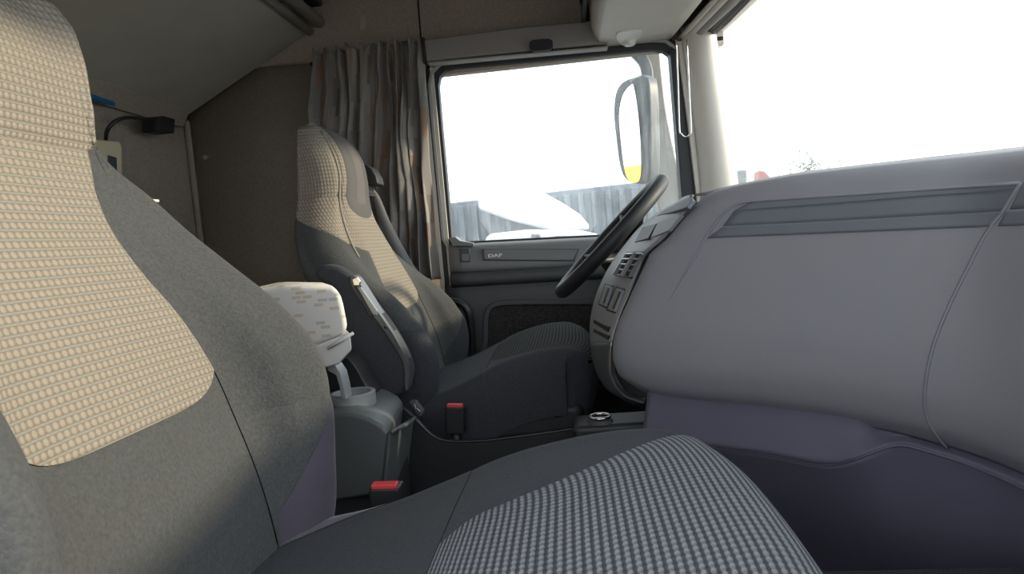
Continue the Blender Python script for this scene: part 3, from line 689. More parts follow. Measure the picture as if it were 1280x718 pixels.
    box('seat_pan', (-.43, yc-.25, .555), (front-.03, yc+.25, .63), M['shell'], t, bevel=0.02)
    box('suspension_box', (-.40, yc-.19, ZF), (front-.08, yc+.19, .556), M['shell'], t, bevel=0.01)
    box('backrest_hinge', (-.50, yc-.24, .56), (-.38, yc+.24, .66), M['shell'], t, bevel=0.02)
    return t
P_SEAT = make_seat('cab_seat', 0.61, 0.166, 'nearer passenger seat with sunlit beige woven backrest, cropped at left', False)
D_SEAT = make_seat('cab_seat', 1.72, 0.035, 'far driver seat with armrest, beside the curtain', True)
tg_ = hit(194, 251, (0, 1, 0), (0, 0.82, 0))
box('care_tag', (tg_[0]-0.012, 0.80, tg_[2]-0.002), (tg_[0]+0.004, 0.822, tg_[2]+0.001), M['white'], P_SEAT, bevel=0)

# folded-up armrest on the near side of the driver seat
AR = catmull([W(*p, 1.40) for p in [(397, 345), (397, 337), (408, 331), (425, 334), (441, 345), (456, 365), (478, 392), (497, 420), (512, 450), (515, 468), (508, 486), (494, 496), (478, 495), (462, 480), (447, 455), (436, 425), (430, 395), (420, 362), (404, 352)]], 4, closed=True)
prism('armrest', AR, 1.385, 1.435, M['plaindk'], D_SEAT, bevel=0.014, bseg=4)
ars = D_SEAT.children[-1]
arm_in = [W(*p, 1.385) for p in [(439, 345), (447, 349), (470, 385), (482, 402), (497, 425), (511, 455), (511, 485), (507, 485), (505, 455), (490, 428), (468, 396), (449, 372), (440, 356)]]
prism('armrest_trim', catmull(arm_in, 3, closed=True), 1.380, 1.42, M['armgrey'], ars, bevel=0.003, label='smooth grey trim strip')
prism('adjuster_recess', [W(*p, 1.38) for p in [(442, 358), (449, 357), (470, 391), (463, 396)]], 1.3775, 1.39, M['black'], ars, bevel=0.001)
prism('adjuster_lever', [W(*p, 1.377) for p in [(447, 358), (452, 359), (473, 389), (472, 394), (467, 393)]], 1.370, 1.379, M['silver'], ars, bevel=0.0015, label='silver adjuster lever')
prism('trim_end', [W(*p, 1.377) for p in [(441, 349), (447, 346), (451, 352), (450, 357), (443, 357)]], 1.372, 1.38, M['chrome'], ars, bevel=0.0015)
k_ = W(482, 409, 1.377); cyl('trim_screw', (k_[0], 1.378, k_[1]), (k_[0], 1.3745, k_[1]), 0.003, M['black'], ars, seg=12, bevel=0)
sweep('armrest_pivot', [(AR[50][0], 1.42, AR[50][1]+0.03), (AR[50][0], 1.47, AR[50][1]+0.03)], M['shell'], ars, r=0.02)

# shoulder guide (part of the seat) and the belt itself
gd = [W(*p, 1.93) for p in [(454, 208), (461, 207), (468, 212), (474, 222), (476, 231), (470, 233), (464, 232), (462, 240), (466, 245), (463, 247), (457, 240), (455, 225)]]
prism('belt_guide', gd, 1.90, 1.97, M['black'], D_SEAT, bevel=0.006, bseg=3)
prism('belt_guide_arm', [W(*p, 1.90) for p in [(440, 200), (456, 208), (458, 235), (446, 232)]], 1.86, 1.93, M['black'], D_SEAT, bevel=0.006)
bl = [(*[W(px, py, y)[0]], y, W(px, py, y)[1]) for px, py, y in [(463, 236, 1.97), (471, 250, 2.0), (482, 280, 2.03), (497, 312, 2.05), (512, 340, 2.07), (524, 352, 2.08)]]
sb = empty('seat_belt', (bl[-1][0], bl[-1][1], bl[-1][2]), label='grey belt webbing running down beside the driver backrest', cat='seat belt')
P_ = catmull(bl, 5); v = []; 
for i, p in enumerate(P_):
    hwd = 0.007+0.017*min(1, i/22)
    v += [(p[0]-hwd, p[1], p[2]-0.3*hwd), (p[0]+hwd, p[1], p[2]+0.3*hwd)]
pyd('webbing', v, [(2*i, 2*i+1, 2*i+3, 2*i+2) for i in range(len(P_)-1)], M['webbing'], sb, solid=0.0015)
ex, ez = W(527, 354, 2.08)
box('belt_anchor', (ex-0.016, 2.07, ez-0.010), (ex+0.016, 2.10, ez+0.008), M['satin'], sb, bevel=0.003)
sweep('anchor_stalk', [(ex, 2.085, ez), (ex+0.01, 2.085, ez-0.25)], M['black'], sb, r=0.008)

# buckles
def buckle(px, py, y, wpx, hpx, rt, label, depth=0.03):
    p = W(px, py, y); s = y/FPX*1.02; hw, h = wpx*s/2, hpx*s
    t = empty('belt_buckle', (p[0], y, p[1]-h), label=label, cat='buckle', group='red-topped seat belt buckles')
    R_ = Matrix.Rotation(math.radians(rt), 3, 'Y')
    box('buckle_body', (p[0]-hw, y, p[1]-h), (p[0]+hw, y+depth, p[1]-0.004), M['black'], t, rot=R_, bevel=0.004)
    dz = R_ @ Vector((0, 0, h/2))
    cx, cz = p[0]+dz.x, p[1]-h/2-0.002+dz.z
    box('release_button', (cx-hw*.84, y+0.002, cz-0.006), (cx+hw*.84, y+depth*.55, cz+0.003), M['red'], t, rot=R_, bevel=0.002, label='red release button')
    sweep('buckle_stalk', [(p[0]-dz.x, y+depth/2, p[1]-h+0.01), (p[0]-2.0*dz.x, y+depth/2, p[1]-h-(0.07 if px > 500 else 0.44))], M['black'], t, r=0.010)
buckle(566.5, 507, 1.415, 24, 38, 4, 'black buckle with red top standing beside the driver cushion')
buckle(478, 608, 0.915, 40, 30, 2, 'black buckle with large red top between passenger seat and grey bin', 0.035)

# ------------------------------------------------------------------ steering wheel
wc_ = Vector((0.107, 1.72, 0.984)); wu = Vector((0.725, 0, 0.688)); wn = Vector((-0.688, 0, 0.725))
sw = empty('steering_wheel', tuple(wc_), label='dark steering wheel seen almost edge-on before the driver window', cat='steering wheel')
R0 = 0.182
rim = [tuple(wc_+wu*R0*math.cos(a)+Vector((0, 1, 0))*R0*1.02*math.sin(a)) for a in np.linspace(0, 2*math.pi, 73)[:-1]]
sweep('rim', rim, M['rubber'], sw, r=0.0175, seg=16, closed=True)
for ang in (25, -25, 155, 205):
    a = math.radians(ang+90); d = wu*math.cos(a)+Vector((0, 1, 0))*math.sin(a)
    sweep('spoke', [tuple(wc_-wn*0.035+d*0.05), tuple(wc_-wn*0.028+d*0.11), tuple(wc_+d*(R0-0.006))], M['shell'], sw, flat=(0.008, 0.016), seg=12)
prism_pts = [(0.075*math.cos(t), 0.075*math.sin(t)) for t in np.linspace(0, 2*math.pi, 25)[:-1]]
cyl('hub', tuple(wc_-wn*0.06), tuple(wc_-wn*0.012), 0.075, M['shell'], sw, seg=28, r1=0.065, bevel=0.008)
cyl('column', tuple(wc_-wn*0.05), tuple(wc_-wn*0.30), 0.05, M['shell'], sw, seg=20, r1=0.07)
for yy in (1.60, 1.86):
    sweep('stalk', [tuple(wc_-wn*0.10), (wc_.x+0.06, yy, wc_.z-0.08)], M['black'], sw, r=0.008)

# ------------------------------------------------------------------ dashboard
db = empty('dashboard', (0.3, 1.2, ZF), label='large grey dashboard sweeping across under the windscreen', cat='dashboard')
DD = np.array([0.8, -0.6]); DN = np.array([-0.6, -0.8]); DP = np.array([0.05, 1.28])
def D(px, py, o=0.0): return hit(px, py, (DN[0], DN[1], 0), (DP[0]+DN[0]*o, DP[1]+DN[1]*o, 0))
pc = catmull([DP+DD*s for s in (0, .1, .2, .3, .4, .5, .58)]+[(.548, .885), (.588, .80), (.603, .70), (.607, .5), (.607, .3), (.600, .10)], 8)
pc = [np.array(p) for p in pc]; cum = np.r_[0, np.cumsum([np.linalg.norm(b-a) for a, b in zip(pc, pc[1:])])]
def plan(s):
    i = int(np.clip(np.searchsorted(cum, s)-1, 0, len(pc)-2)); f_ = (s-cum[i])/(cum[i+1]-cum[i])
    if s < 0: return DP+DD*s, DN
    p = pc[i]*(1-f_)+pc[i+1]*f_; t = pc[min(i+2, len(pc)-1)]-pc[max(i-1, 0)]; t /= np.linalg.norm(t)
    return p, np.array([t[1], -t[0]])
SMAX = cum[-1]-0.005
Rb = [D(*p) for p in [(866, 243), (858, 262), (827, 300), (807, 317), (790, 357), (772, 400), (764, 427), (762, 450), (765, 472), (780, 494), (805, 504)]]
zz_ = [p[2] for p in Rb][::-1]; ss_ = [(p[0]-DP[0])/0.8 for p in Rb][::-1]
sL = lambda z: float(np.interp(z, zz_, ss_))
zbotf = sm([0, .08, .31, .45, .55, .63, .8, 1.2, 1.6], [.70, .686, .680, .672, .655, .632, .60, .58, .58])
ztopf = sm([0, .2, .25, .33, .5, .65, 1.6], [1.052, 1.052, 1.058, 1.064, 1.064, 1.060, 1.055])
offz = sm([0, .06, .14, .3, .55, .8, .90, .955, .985, 1.0], [-.035, -.010, .004, .012, .008, 0.0, -.004, -.014, -.030, -.052])
def dashbody(a, b):
    z0 = 0; s_guess = a*SMAX
    for _ in range(3):
        z = zbotf(s_guess)+(ztopf(s_guess)-zbotf(s_guess))*b; s0_ = sL(z); s_guess = s0_+(SMAX-s0_)*(a**1.25)
    p, n_ = plan(s_guess); o = offz(b)-0.018*math.exp(-(s_guess-s0_)/0.018)
    return (p[0]+n_[0]*o, p[1]+n_[1]*o, z)
gridmesh('dash_body', dashbody, 110, 60, M['dash'], db, solid=0.004, soff=-1)
# top deck running back to the glass
def deck(a, b):
    s = 0.18+(SMAX-0.18)*a; z = ztopf(s); p, n_ = plan(s); o = offz(1.0); q = p+n_*o
    y = q[1]; xg = ws(max(min(y, 2.2), .1), 1.02)-0.01
    x = q[0]+(xg-q[0])*b
    yy = q[1]+(0.0)*b
    return (x, yy, z+0.004*math.sin(math.pi*min(1, b*4))*(b < .25)-0.03*b)
gridmesh('dash_top', deck, 60, 10, M['dash'], db, solid=0.004, soff=-1)
# seams: crease following the left end, and the joint curve to the right
def on_body(px, py, lift=0.001):
    q = D(px, py)
    for _ in range(4):
        s = (q[0]-DP[0])/0.8 if q[0] < .515 else None
        best = None
        if s is None or s > 0.58:
            for st in np.linspace(0.5, SMAX, 200):
                p, n_ = plan(st); d = ray(px, py)
                if abs(np.cross(d[:2], p)) < abs(best[0] if best else 9): best = (np.cross(d[:2], p), st)
            s = best[1]
        b = (q[2]-zbotf(s))/(ztopf(s)-zbotf(s)); p, n_ = plan(s); o = offz(min(max(b, 0), 1))+lift-0.018*math.exp(-max(0, s-sL(q[2]))/0.018)
        q = hit(px, py, (n_[0], n_[1], 0), (p[0]+n_[0]*o, p[1]+n_[1]*o, 0))
    return tuple(q)
sweep('seam_bead', [on_body(*p) for p in catmull([(1276, 228), (1262, 250), (1251, 268), (1241, 280), (1228, 300), (1214, 327), (1190, 375), (1171, 420), (1161, 455), (1156, 490), (1157, 515), (1166, 538), (1184, 561)], 5)], M['dash'], db, r=0.0022, seg=8)
sweep('crease_bead', [on_body(*p) for p in catmull([(1275, 229), (1100, 241), (960, 250), (925, 254), (905, 266), (887, 290), (867, 324), (850, 352), (836, 376)], 5)], M['dash'], db, r=[0.0024]*30+[0.0024*(1-i/11) for i in range(11)], seg=8)
# inlaid trim band in three strips
def strip(name, top, bot, m_, lift):
    T = catmull(top, 5); B = catmull(bot, 5); n_ = 40
    def cut(L_, a):
        t = a*(len(L_)-1); i = min(int(t), len(L_)-2); return L_[i]*(1-(t-i))+L_[i+1]*(t-i)
    def fn(a, b):
        p = cut(T, a)*(b)+cut(B, a)*(1-b); return on_body(p[0], p[1], lift)
    return gridmesh(name, fn, n_, 4, M[m_], db, solid=0.003, soff=-1)
strip('trim_band', [(936, 253), (1030, 246), (1150, 237), (1225, 231), (1272, 227)], [(917, 264), (1030, 256), (1150, 246), (1225, 241), (1266, 237)], 'dashtrim', 0.0012)
strip('trim_band', [(917, 264.5), (1030, 256.5), (1150, 246.5), (1225, 241.5), (1266, 238)], [(903, 283), (1030, 277), (1150, 270), (1225, 266), (1254, 264)], 'dashtrim', 0.0004)
strip('trim_band', [(903, 284), (1030, 278), (1150, 271), (1225, 267), (1253, 266)], [(883, 298), (1030, 292), (1150, 287), (1225, 284), (1240, 283)], 'dashtrim', 0.0016)
strip('trim_band', [(1280, 227), (1320, 224), (1380, 218)], [(1262, 262), (1320, 259), (1380, 254)], 'dashtrim', 0.0008)
strip('trim_band', [(1257, 265), (1320, 262), (1380, 258)], [(1247, 283), (1320, 280), (1380, 277)], 'dashtrim', 0.0016)
# lower panel with its shelf edge
lowz = lambda s: zbotf(max(s, 0.0))
rp = [D(*p, 0.004) for p in [(820, 549), (870, 556), (955, 567), (1061, 582), (1110, 576), (1138, 567)]]
rz_ = sm([(p[0]-DP[0])/0.8 for p in rp], [p[2] for p in rp]); rz = lambda s: rz_(s)+(lowz(s)-0.01-rz_(s))*max(0.0, min(1.0, (s-0.38)/0.12))**2
def lower(a, b):
    s = 0.075+(SMAX-0.075)*a; p, n_ = plan(s)
    zr = rz(s); k_ = max(0.0, min(1.0, (lowz(s)-0.012-zr)/0.03)); k_ = k_*k_*(3-2*k_); zr = min(zr, lowz(s)-0.001-0.018*k_)
    prf = [(-.075+.05*k_, lowz(s)+0.02), (-.072+.052*k_, lowz(s)+0.008-0.016*k_), (-.018+.024*k_, zr), (-.024+.022*k_, zr-.008), (-.05, .50), (-.09, .38), (-.11, ZF)]
    c = catmull(prf, 5); q = c[int(round(b*(len(c)-1)))]
    return (p[0]+n_[0]*q[0], p[1]+n_[1]*q[0], q[1])
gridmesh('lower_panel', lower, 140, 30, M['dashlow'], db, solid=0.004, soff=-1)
strip_col = M['dash']
# centre stack facing the driver ----------------------------------
YS = 1.43
Lpx = [(848, 255), (833, 261), (822, 268), (801, 284), (783, 305), (766, 328), (754, 350), (745, 372), (740, 392), (738, 412), (739, 430), (742, 452), (750, 473), (764, 490), (792, 503)]
Rpx = [(866, 243.5), (864, 252), (858, 262), (842, 281), (827, 300), (807, 317), (797, 340), (788, 362), (779, 382), (771, 402), (764, 427), (762, 450), (765, 472), (780, 494), (805, 504)]
SLc = catmull([hit(*p, (0, 1, 0), (0, YS-max(0, k_-10)*0.035, 0)) for k_, p in enumerate(Lpx)], 4); SRc = catmull([D(*p, -0.016) for p in Rpx], 4); ns = len(SLc)-1
def stk(a, b):
    i = min(int(b*ns), ns-1); e_ = b*ns-i; p = (SLc[i]*(1-e_)+SLc[i+1]*e_)*(1-a)+(SRc[i]*(1-e_)+SRc[i+1]*e_)*a
    return p+np.array([-0.005, 0, 0.002])*math.sin(math.pi*a)
def stk0(a, b): return tuple(stk(a, b))
gridmesh('centre_stack', lambda a, b: tuple(stk(a, b*.72)), 14, 2*int(ns*.36), M['stack'], db, solid=0.004, soff=0)
gridmesh('stack_low_dimmed', lambda a, b: tuple(stk(a, .72+b*.28)), 14, int(ns*.28)+1, M['doordk'], db, solid=0.004, soff=0)  # lower end of the same panel, coloured darker to dim it
gridmesh('stack_side', lambda a, b: tuple(SLc[min(int(round(b*ns)), ns)]*(1-a)+np.array([0.50, YS+0.01, SLc[min(int(round(b*ns)), ns)][2]-0.0])*a), 4, ns, M['black'], db, solid=0.004, soff=0)
sweep('light_leak_backing', [tuple(D(*p, -0.042)) for p in catmull(Rpx[9:], 3)], M['black'], db, r=0.010, seg=8)  # added black backing, blocks light leaking between body and stack
# place small items on the stack surface by photograph position
STK = [(np.array(stk(a, b)), a, b) for a in np.linspace(0.02, .98, 25) for b in np.linspace(0, 1, ns*2+1)]
def proj(q):
    d = np.array(q)-CAM; z = d @ _f; return np.array([640+FPX*(d @ _r)/z, 359-FPX*(d @ _u)/z])
STP = np.array([proj(q) for q, _, _ in STK])
def on_stack(px, py, lift=0.0):
    d = np.hypot(STP[:, 0]-px, STP[:, 1]-py); i = int(np.argmin(d)); q0_, a, b = STK[i]
    e = 0.02; t1 = stk(min(a+e, 1), b)-stk(max(a-e, 0), b); t2 = stk(a, min(b+.04, 1))-stk(a, max(b-.04, 0))
    nrm = np.cross(t1, t2); nrm /= np.linalg.norm(nrm)
    if nrm[0] > 0: nrm = -nrm
    return hit(px, py, nrm, q0_+nrm*lift), nrm
def plate(name, pxs, m_, lift, thick, parent, bevel=0.0012, **k):
    c = np.mean(pxs, axis=0); q, nrm = on_stack(*c, lift)
    return slab(name, [tuple(hit(*p, nrm, q)) for p in pxs], thick, nrm, m_, parent, bevel=bevel, **k)
plate('stack_slot', [(803, 284), (821, 279), (810, 298), (793, 303)], M['black'], 0.003, 0.012, db)
plate('stack_ledge', [(823, 277), (852, 268), (836, 288), (812, 298)], M['stack'], 0.003, 0.006, db)
plate('stack_cap', [(820, 270), (832, 262), (862, 245), (866, 249), (858, 259), (840, 265)], M['dashtrim'], 0.005, 0.008, db, bevel=0.002)
def lerp4(Q, u, v_):
    Q = [np.array(q, float) for q in Q]; return (Q[0]*(1-u)+Q[1]*u)*(1-v_)+(Q[3]*(1-u)+Q[2]*u)*v_
def sub(Q, u0, u1, v0, v1): return [lerp4(Q, u0, v0), lerp4(Q, u1, v0), lerp4(Q, u1, v1), lerp4(Q, u0, v1)]
for Q in ([(785, 316), (805, 315), (787, 347), (776, 346)], [(779, 317), (791, 317), (775, 345), (765, 343)]):
    pass
VQ = [(782, 315), (803, 314), (785, 347), (765, 343)]
vf = plate('air_vent', VQ, M['black'], 0.004, 0.012, db)
for j in range(2):
    u0, u1 = (0.03, 0.46) if j == 0 else (0.54, 0.97)
    for i in range(5):
        v0 = 0.04+i*0.225
        plate('vent_slat', sub(VQ, u0, u1, v0, v0+0.065), M['silver'], 0.009, 0.007, vf, bevel=0.0006)
plate('vent_divider', sub(VQ, 0.46, 0.54, 0, 1), M['stack'], 0.010, 0.01, vf, bevel=0.0006)
for u in (0.0, 0.97):
    plate('vent_divider', sub(VQ, u, u+0.04, 0, 1), M['silver'], 0.008, 0.008, vf, bevel=0.0006)
for Q in ([(770, 358), (780, 361), (768, 392), (757, 388)], [(756, 354), (765, 357), (756, 385), (747, 381)]):
    sq = plate('rocker_switch', Q, M['black'], 0.004, 0.01, db)
    plate('switch_face', sub(Q, .1, .9, .06, .94), M['stack'], 0.008, 0.006, sq)
    plate('switch_mark', sub(Q, .32, .42, .15, .85), M['silver'], 0.0095, 0.004, sq, bevel=0.0003)
    plate('switch_mark', sub(Q, .60, .70, .15, .85), M['black'], 0.0095, 0.004, sq, bevel=0.0003)
for (y0, y1, dy) in ((399, 404, 10), (411, 415, 9)):
    Q = [(742, y0), (761, y0+dy), (759, y1+dy+1), (741, y1)]
    plate('stack_groove', Q, M['black'], 0.003, 0.008, db)
# instrument side of the dash, hidden mostly by the wheel
box('instrument_binnacle', (0.21, YS+0.015, 0.72), (0.56, 2.17, 0.955), M['doordk'], db, bevel=0.03, bseg=4)
box('knee_panel', (0.26, YS+0.02, 0.45), (0.56, 2.18, 0.74), M['black'], db, bevel=0.02)
gridmesh('dash_top', lambda a, b: (0.30+0.24*b, 1.20+(2.20-1.20)*a, 1.035-0.02*b-0.075*max(0, min(1, (a-0.22)*8))), 40, 6, M['dash'], db, solid=0.004, soff=-1)

# ------------------------------------------------------------------ centre console and engine tunnel
cc = empty('centre_console', (-0.1, 1.4, ZF), label='black plastic console with curved lip beside the driver seat', cat='console')
lip = catmull([W(*p, 1.385) for p in [(470, 500), (490, 505), (505, 512), (522, 528), (540, 545), (560, 552), (600, 552), (660, 545), (720, 536), (760, 528), (800, 522)]], 5)
prism('console_wall', [tuple(p) for p in lip]+[(lip[-1][0], ZF), (lip[0][0], ZF)], 1.385, 1.405, M['shell'], cc, bevel=0.004)
sweep('console_lip', [(p[0], 1.387, p[1]) for p in lip], M['satin'], cc, r=0.0035, seg=8)
prism('console_tray', [(p[0], p[1]-0.03) for p in lip]+[(lip[-1][0], ZF), (lip[0][0], ZF)], 1.405, 1.452, M['shell'], cc, bevel=0.004)
SWQ = [W(*p, 1.385) for p in [(514, 503), (521, 504), (528, 513), (523, 516), (516, 511)]]
sb_ = [W(*p, 1.382) for p in [(512, 502), (519, 502), (529, 515), (528, 520), (523, 519)]]
prism('rocker_switch', sb_, 1.376, 1.40, M['doordk'], cc, bevel=0.002)
for (a_, b__) in (((518, 506), (520, 512)), ((521, 511), (525, 515))):
    p, q = W(*a_, 1.374), W(*b__, 1.374); sweep('switch_mark', [(p[0], 1.3755, p[1]), (q[0], 1.3755, q[1])], M['badge'], cc.children[-1] if False else cc, r=0.0008, seg=6)
# raised console near the dash with socket
box('tunnel_cover', (-0.02, 1.29, ZF), (0.28, 1.384, 0.630), M['shell'], cc, bevel=0.012, bseg=3)
sk = hit(750, 521, (0, 0, 1), (0, 0, 0.640))
sc = empty('power_socket', tuple(sk), label='small round power socket on the console below the dashboard', cat='socket')
ringp = [(sk[0]+0.019*math.cos(t), sk[1]+0.019*math.sin(t), 0.640) for t in np.linspace(0, 2*math.pi, 33)[:-1]]
sweep('socket_ring', ringp, M['chrome'], sc, r=0.003, seg=8, closed=True)
cyl('socket_well', (sk[0], sk[1], 0.630), (sk[0], sk[1], 0.638), 0.0165, M['black'], sc, seg=24, bevel=0)
cyl('socket_collar', (sk[0], sk[1], 0.628), (sk[0], sk[1], 0.636), 0.027, M['doordk'], sc, seg=24, r1=0.022)

# ------------------------------------------------------------------ grey waste bin with cup holder
bn_ = empty('waste_bin', (-0.42, 1.2, 0.46), label='grey plastic console bin with cup holder between the seats', cat='bin')
x0b, x1b = -0.60, W(487, 545, 1.13)[0]
top = [W(*p, 1.13) for p in [(425, 517), (440, 517), (462, 523), (478, 532), (487, 543)]]
bot = [W(478, 618, 1.13), W(425, 636, 1.13)]
def binf(u, yy, inset=0):
    pass
bo = [(x0b, W(425, 517, 1.13)[1])]+top+[bot[0], (x0b, bot[1][1]-0.005)]
fl = []
fa = W(487, 543, 1.125); fb = W(480, 620, 1.125); fc = W(508, 598, 1.37); fd = W(513, 526, 1.37)
prism('bin_body', bo, 1.13, 1.36, M['bin'], bn_, bevel=0.008, bseg=3, sx=(fd[0]-fa[0])-0.006)
slab('bin_flap', [(fa[0]+0.003, 1.125, fa[1]+0.004), (fb[0]+0.002, 1.125, fb[1]), (fc[0]+0.002, 1.37, fc[1]), (fd[0]+0.008, 1.37, fd[1]+0.006)], 0.006, (1, -0.1, 0), M['bin'], bn_, bevel=0.002)
sweep('flap_lip', catmull([(fa[0]+0.004, 1.125, fa[1]+0.004), (fa[0]*.5+fd[0]*.5+0.014, 1.25, fa[1]*.5+fd[1]*.5+0.004), (fd[0]+0.010, 1.37, fd[1]+0.006)], 5), M['bin'], bn_, r=0.004, seg=8)
# cup holder
cz = W(443, 497, 1.24); cyc = 1.225
ccx = W(440, 490, cyc)[0]; ccz = W(440, 490, cyc)[1]
N_ = 36; circ = [(math.cos(2*math.pi*i/N_), math.sin(2*math.pi*i/N_)) for i in range(N_)]
def tubering(name, ro, ri, z0, z1, m_, par, cx, cy, ex=1.25):
    v = [(cx+r_*c*ex, cy+r_*s_, z) for z in (z0, z1) for r_ in (ri, ro) for c, s_ in circ]; f = []
    for i in range(N_):
        j = (i+1) % N_; f += [(i, j, N_+j, N_+i), (2*N_+i, 3*N_+i, 3*N_+j, 2*N_+j), (i, 2*N_+i, 2*N_+j, j), (N_+i, N_+j, 3*N_+j, 3*N_+i)]
    return pyd(name, v, f, m_, par, bevel=0.002)
tubering('cup_ring', 0.043, 0.035, ccz-0.026, ccz, M['ringgrey'], bn_, ccx, cyc, 1.0)
cyl('cup_well', (ccx, cyc, ccz-0.03), (ccx, cyc, ccz-0.018), 0.037, M['black'], bn_, seg=28)
hz = [W(*p, 1.17) for p in [(410, 456), (420, 456), (427, 466), (431, 482), (434, 499), (428, 499), (425, 483), (421, 469), (410, 463)]]
prism('cup_holder_arch', hz, 1.165, 1.20, M['ringgrey'], bn_, bevel=0.002)
bk2 = [W(*p, 1.29) for p in [(410, 450), (432, 444), (447, 458), (458, 478), (468, 494), (440, 500), (415, 500)]]
prism('cup_back', catmull(bk2, 3, closed=True), 1.28, 1.34, M['black'], bn_, bevel=0.006)
# storage block behind the bin that carries the white things
sblk = tag(box('storage_block', (-0.75, 1.10, ZF), (-0.61, 1.36, 0.785), M['shell'], bevel=0.01), label='dark storage block behind the grey bin', cat='storage')
# pillars of the bin down to floor
box('bin_foot', (-0.47, 1.15, ZF), (-0.36, 1.34, W(478, 618, 1.13)[1]+0.0), M['shell'], bn_, bevel=0.004)
# white patterned box and tray
xr_, zt_ = W(430, 372, 1.14); zb_ = W(430, 425, 1.14)[1]
tr = empty('white_tray', (-0.55, 1.22, 0.776), label='plain white plastic tray with pointed rim under the patterned box', cat='tray')
xt, zt2 = W(437, 420, 1.13); z0t = W(425, 458, 1.13)[1]
prism('tray_body', [W(*p, 1.13) for p in [(398, 432), (438, 416), (440, 438), (424, 456), (400, 462)]]+[(-0.68, 0.786), (-0.68, 0.84)], 1.13, 1.32, M['white'], tr, bevel=0.004, sx=-0.085)
a0, a1 = W(409, 436, 1.122), W(441, 417, 1.122)
sweep('tray_rim', [(a0[0], 1.124, a0[1]), (a1[0], 1.124, a1[1])], M['white'], tr, r=0.003, seg=8)
pbx = [W(*p, 1.14) for p in [(352, 357), (365, 356), (416, 357), (426, 363), (431, 380), (435, 400), (437, 415), (400, 432)]]
pb = prism('patterned_box', pbx+[(-0.68, 0.845), (-0.69, 0.93)], 1.135, 1.315, M['pattern'], bevel=0.012, bseg=3, sx=-0.085)
tag(pb, label='white box with beige dashed pattern behind passenger backrest', cat='box')

# carpeted ledge low at the right edge
ca, cb = hit(955, 713, (0, 0, 1), (0, 0, .55)), hit(1285, 704, (0, 0, 1), (0, 0, .55))
tag(slab('carpeted_step', [tuple(ca), tuple(cb), (cb[0]-0.0, 0.42, .55), (ca[0], 0.42, .55)], 0.10, (0, 0, 1), M['carpet'], bevel=0.01), label='dark blue carpeted step at the foot of the dashboard', cat='step')
box('step_riser', (ca[0]+0.03, 0.46, ZF), (cb[0]-0.03, 0.80, 0.452), M['shell'], bpy.data.objects['carpeted_step'], bevel=0.005)

# ------------------------------------------------------------------ outside mirror
GZV = -1.05
mr = empty('side_mirror', (0.33, 2.6, 1.0), label='tall door mirror seen through the driver window', cat='mirror')
mn = np.array([-0.75, -0.66, 0.0]); mn /= np.linalg.norm(mn); xm, zm = W(770, 160, 2.66); mp = np.array([xm, 2.66, 0])
ho = [hit(px, py, mn, mp-mn*0.006) for px, py in catmull([(790, 97), (776, 103), (768, 118), (766, 145), (769, 175), (773, 205), (779, 222), (790, 229), (806, 229), (812, 215), (812, 150), (808, 97)], 4, closed=True)]
slab('mirror_shell', [tuple(p) for p in ho], 0.06, tuple(mn), M['mirrorcase'], mr, bevel=0.012)
mg = [hit(px, py, mn, mp) for px, py in catmull([(789, 106), (779, 118), (774, 142), (776, 175), (780, 208), (785, 224), (796, 228), (801, 215), (800, 170), (796, 130), (792, 108)], 4, closed=True)]
slab('mirror_glass', [tuple(p) for p in mg], 0.005, tuple(mn), M['mirror'], mr, smooth=False, bevel=0)
# yellow van added behind the truck to give the mirror its yellow patch
def refl(px, py, dist):
    q = hit(px, py, mn, mp); d = ray(px, py); d = d/np.linalg.norm(d); r_ = d-2*(d @ mn)*mn; return q+r_*dist
v0, v1 = refl(797, 208, 16), refl(784, 208, 16)
vc = (v0+refl(797, 230, 16))/2
yv = empty('mirror_patch_van', (vc[0], vc[1], GZV), label='yellow van added behind the truck for the yellow patch in the door mirror', cat='van')
vx0, vx1 = sorted((v0[0], v1[0])); vy0, vy1 = sorted((v0[1], v1[1]))
box('van_body', (vx0-4, vy0-0.3, GZV+0.35), (vx0, vy1+1.0, max(v0[2], v1[2])), M['yellow'], yv, bevel=0.08)
for dx_ in (-3.2, -0.8):
    cyl('wheel', (vx0+dx_, vy0-0.35, GZV+0.33), (vx0+dx_, vy0-0.1, GZV+0.33), 0.33, M['rubber'], yv)
ar_ = [(x, 2.66, z) for x, z in [W(*p, 2.66) for p in [(782, 55), (795, 66), (806, 80), (810, 105), (812, 170), (814, 232)]]]
sweep('mirror_arm', catmull(ar_, 5), M['mirrorcase'], mr, flat=(0.022, 0.018), seg=14)
sweep('mirror_bracket', [(ar_[0][0]+.03, 2.66, ar_[0][2]), (ar_[0][0]+.05, 2.322, ar_[0][2]+0.04)], M['mirrorcase'], mr, r=0.015)
df = catmull([W(*p, 2.70) for p in [(806, 62), (822, 64), (826, 90), (832, 140), (842, 190), (850, 232), (852, 262), (822, 262), (816, 180), (810, 110)]], 4, closed=True)
prism('wind_deflector', df, 2.68, 2.72, M['deflector'], mr, bevel=0.01, label='beige deflector panel')

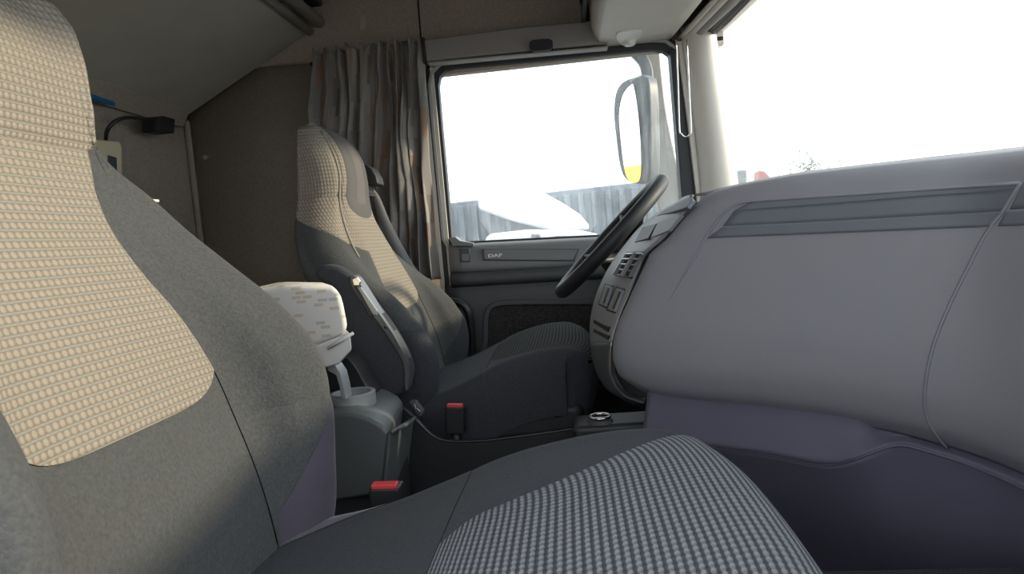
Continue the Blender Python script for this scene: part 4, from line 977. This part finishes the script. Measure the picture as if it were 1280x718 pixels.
# ------------------------------------------------------------------ yard outside
GZ = -1.05
box('floor', (-40, -30, GZ-0.1), (90, 60, GZ), M['paving'], kind='structure')
def outl(pts, y): return [W(*p, y) for p in pts]
tr0, tr1 = W(470, 262, 9)[0], W(905, 214, 9)[0]; tz = W(640, 247, 9)[1]
ct = empty('freight_container', ((tr0+tr1)/2, 9.4, GZ), label='long grey steel container wall behind the white vehicles', cat='container')
prism('container_side', [(tr0, GZ+0.4), (tr1, GZ+0.4), (tr1, W(905, 216, 9)[1]), (tr0, W(470, 264, 9)[1])], 9.0, 11.4, M['containers'], ct, bevel=0.02)
for i in range(26):
    x = tr0+(tr1-tr0)*(i+0.5)/26; zt = np.interp(x, [tr0, tr1], [W(470, 264, 9)[1], W(905, 216, 9)[1]])
    box('container_rib', (x-0.04, 8.94, GZ+0.45), (x+0.04, 9.0, zt-0.06), M['containers'], ct, bevel=0.01)
box('container_foot', (tr0+0.2, 9.1, GZ), (tr1-0.2, 11.2, GZ+0.41), M['black'], ct)
wt = empty('white_truck', (W(640, 280, 7)[0], 7.3, GZ), label='white truck cab roof with curved front outside the driver window', cat='truck')
prism('cab_roof', outl([(598, 262), (640, 277), (691, 289), (737, 288), (736, 281), (725, 268), (702, 253), (678, 240), (650, 236), (598, 238)], 7), 7.0, 8.8, M['whitepaint'], wt, bevel=0.08, bseg=3)
prism('cab_body', outl([(610, 292), (612, 270), (690, 288), (690, 420), (610, 420)], 7.2), 7.25, 8.7, M['containers'], wt)
wv = empty('white_car', (W(680, 300, 5)[0], 5.2, GZ), label='low white car bonnet and windscreen just outside the driver window', cat='car')
prism('car_body', outl([(604, 310), (607, 293), (660, 287), (720, 287), (745, 292), (765, 305), (765, 440), (604, 440)], 5), 5.0, 6.7, M['whitepaint'], wv, bevel=0.05, bseg=3)
prism('car_window', outl([(688, 300), (694, 295), (708, 295), (725, 299), (742, 306), (688, 306)], 4.98), 4.97, 5.02, M['darkglass'], wv, bevel=0.005)
prism('car_lamp', outl([(664, 293), (675, 293), (675, 297.5), (664, 297.5)], 4.98), 4.97, 5.02, M['darkglass'], wv, bevel=0.005)
for px in (620, 740):
    x = W(px, 400, 5.05)[0]; cyl('wheel', (x, 4.98, GZ+0.33), (x, 5.2, GZ+0.33), 0.33, M['rubber'], wv, seg=24)
# far things ahead of the truck
yb = 26
rt = prism('red_tarpaulin_truck', outl([(949, 212), (957, 214), (966, 224), (972, 240), (980, 330), (946, 330)], yb), yb, yb+0.8, M['redpaint'], bevel=0.1)
rt.data.transform(Matrix.Identity(4)); tag(rt, label='small red pointed vehicle shape far away beyond the windscreen', cat='truck')
gx, gz = W(918, 226, 34)
hb_ = prism('far_building', outl([(900, 214), (934, 212), (934, 330), (900, 330)], 34), 34, 40, M['containers'], bevel=0.1)
tag(hb_, label='pale hazy building low beside the front pillar', cat='building')
tx, tz_ = W(1010, 192, 38)
te = empty('bare_tree', (tx, 38, GZ), label='pale bare tree far beyond the dashboard top', cat='tree')
sweep('trunk', [(tx, 38, GZ), (tx+0.1, 38, tz_-1.2)], M['foliage'], te, r=[0.25, 0.12], seg=8)
v = []; f = []
rr = random.Random(5)
for i in range(650):
    th = rr.uniform(0, 2*math.pi); ph = rr.uniform(-0.5, 1.5); R_ = rr.uniform(0.2, 1.9)
    c = Vector((tx+R_*math.cos(th)*math.cos(ph), 38+R_*math.sin(th)*math.cos(ph), tz_-1.2+R_*math.sin(ph)*0.8))
    d = Vector((rr.uniform(-1, 1), rr.uniform(-1, 1), rr.uniform(0, 1))).normalized()*0.35; e = Vector((-d.z, 0, d.x))*0.05
    k0 = len(v); v += [tuple(c-e), tuple(c+e), tuple(c+d)]; f.append((k0, k0+1, k0+2))
me = bpy.data.meshes.new('twigs'); me.from_pydata(v, [], f); link('twigs', me, M['foliage'], te, smooth=False, kind='stuff')
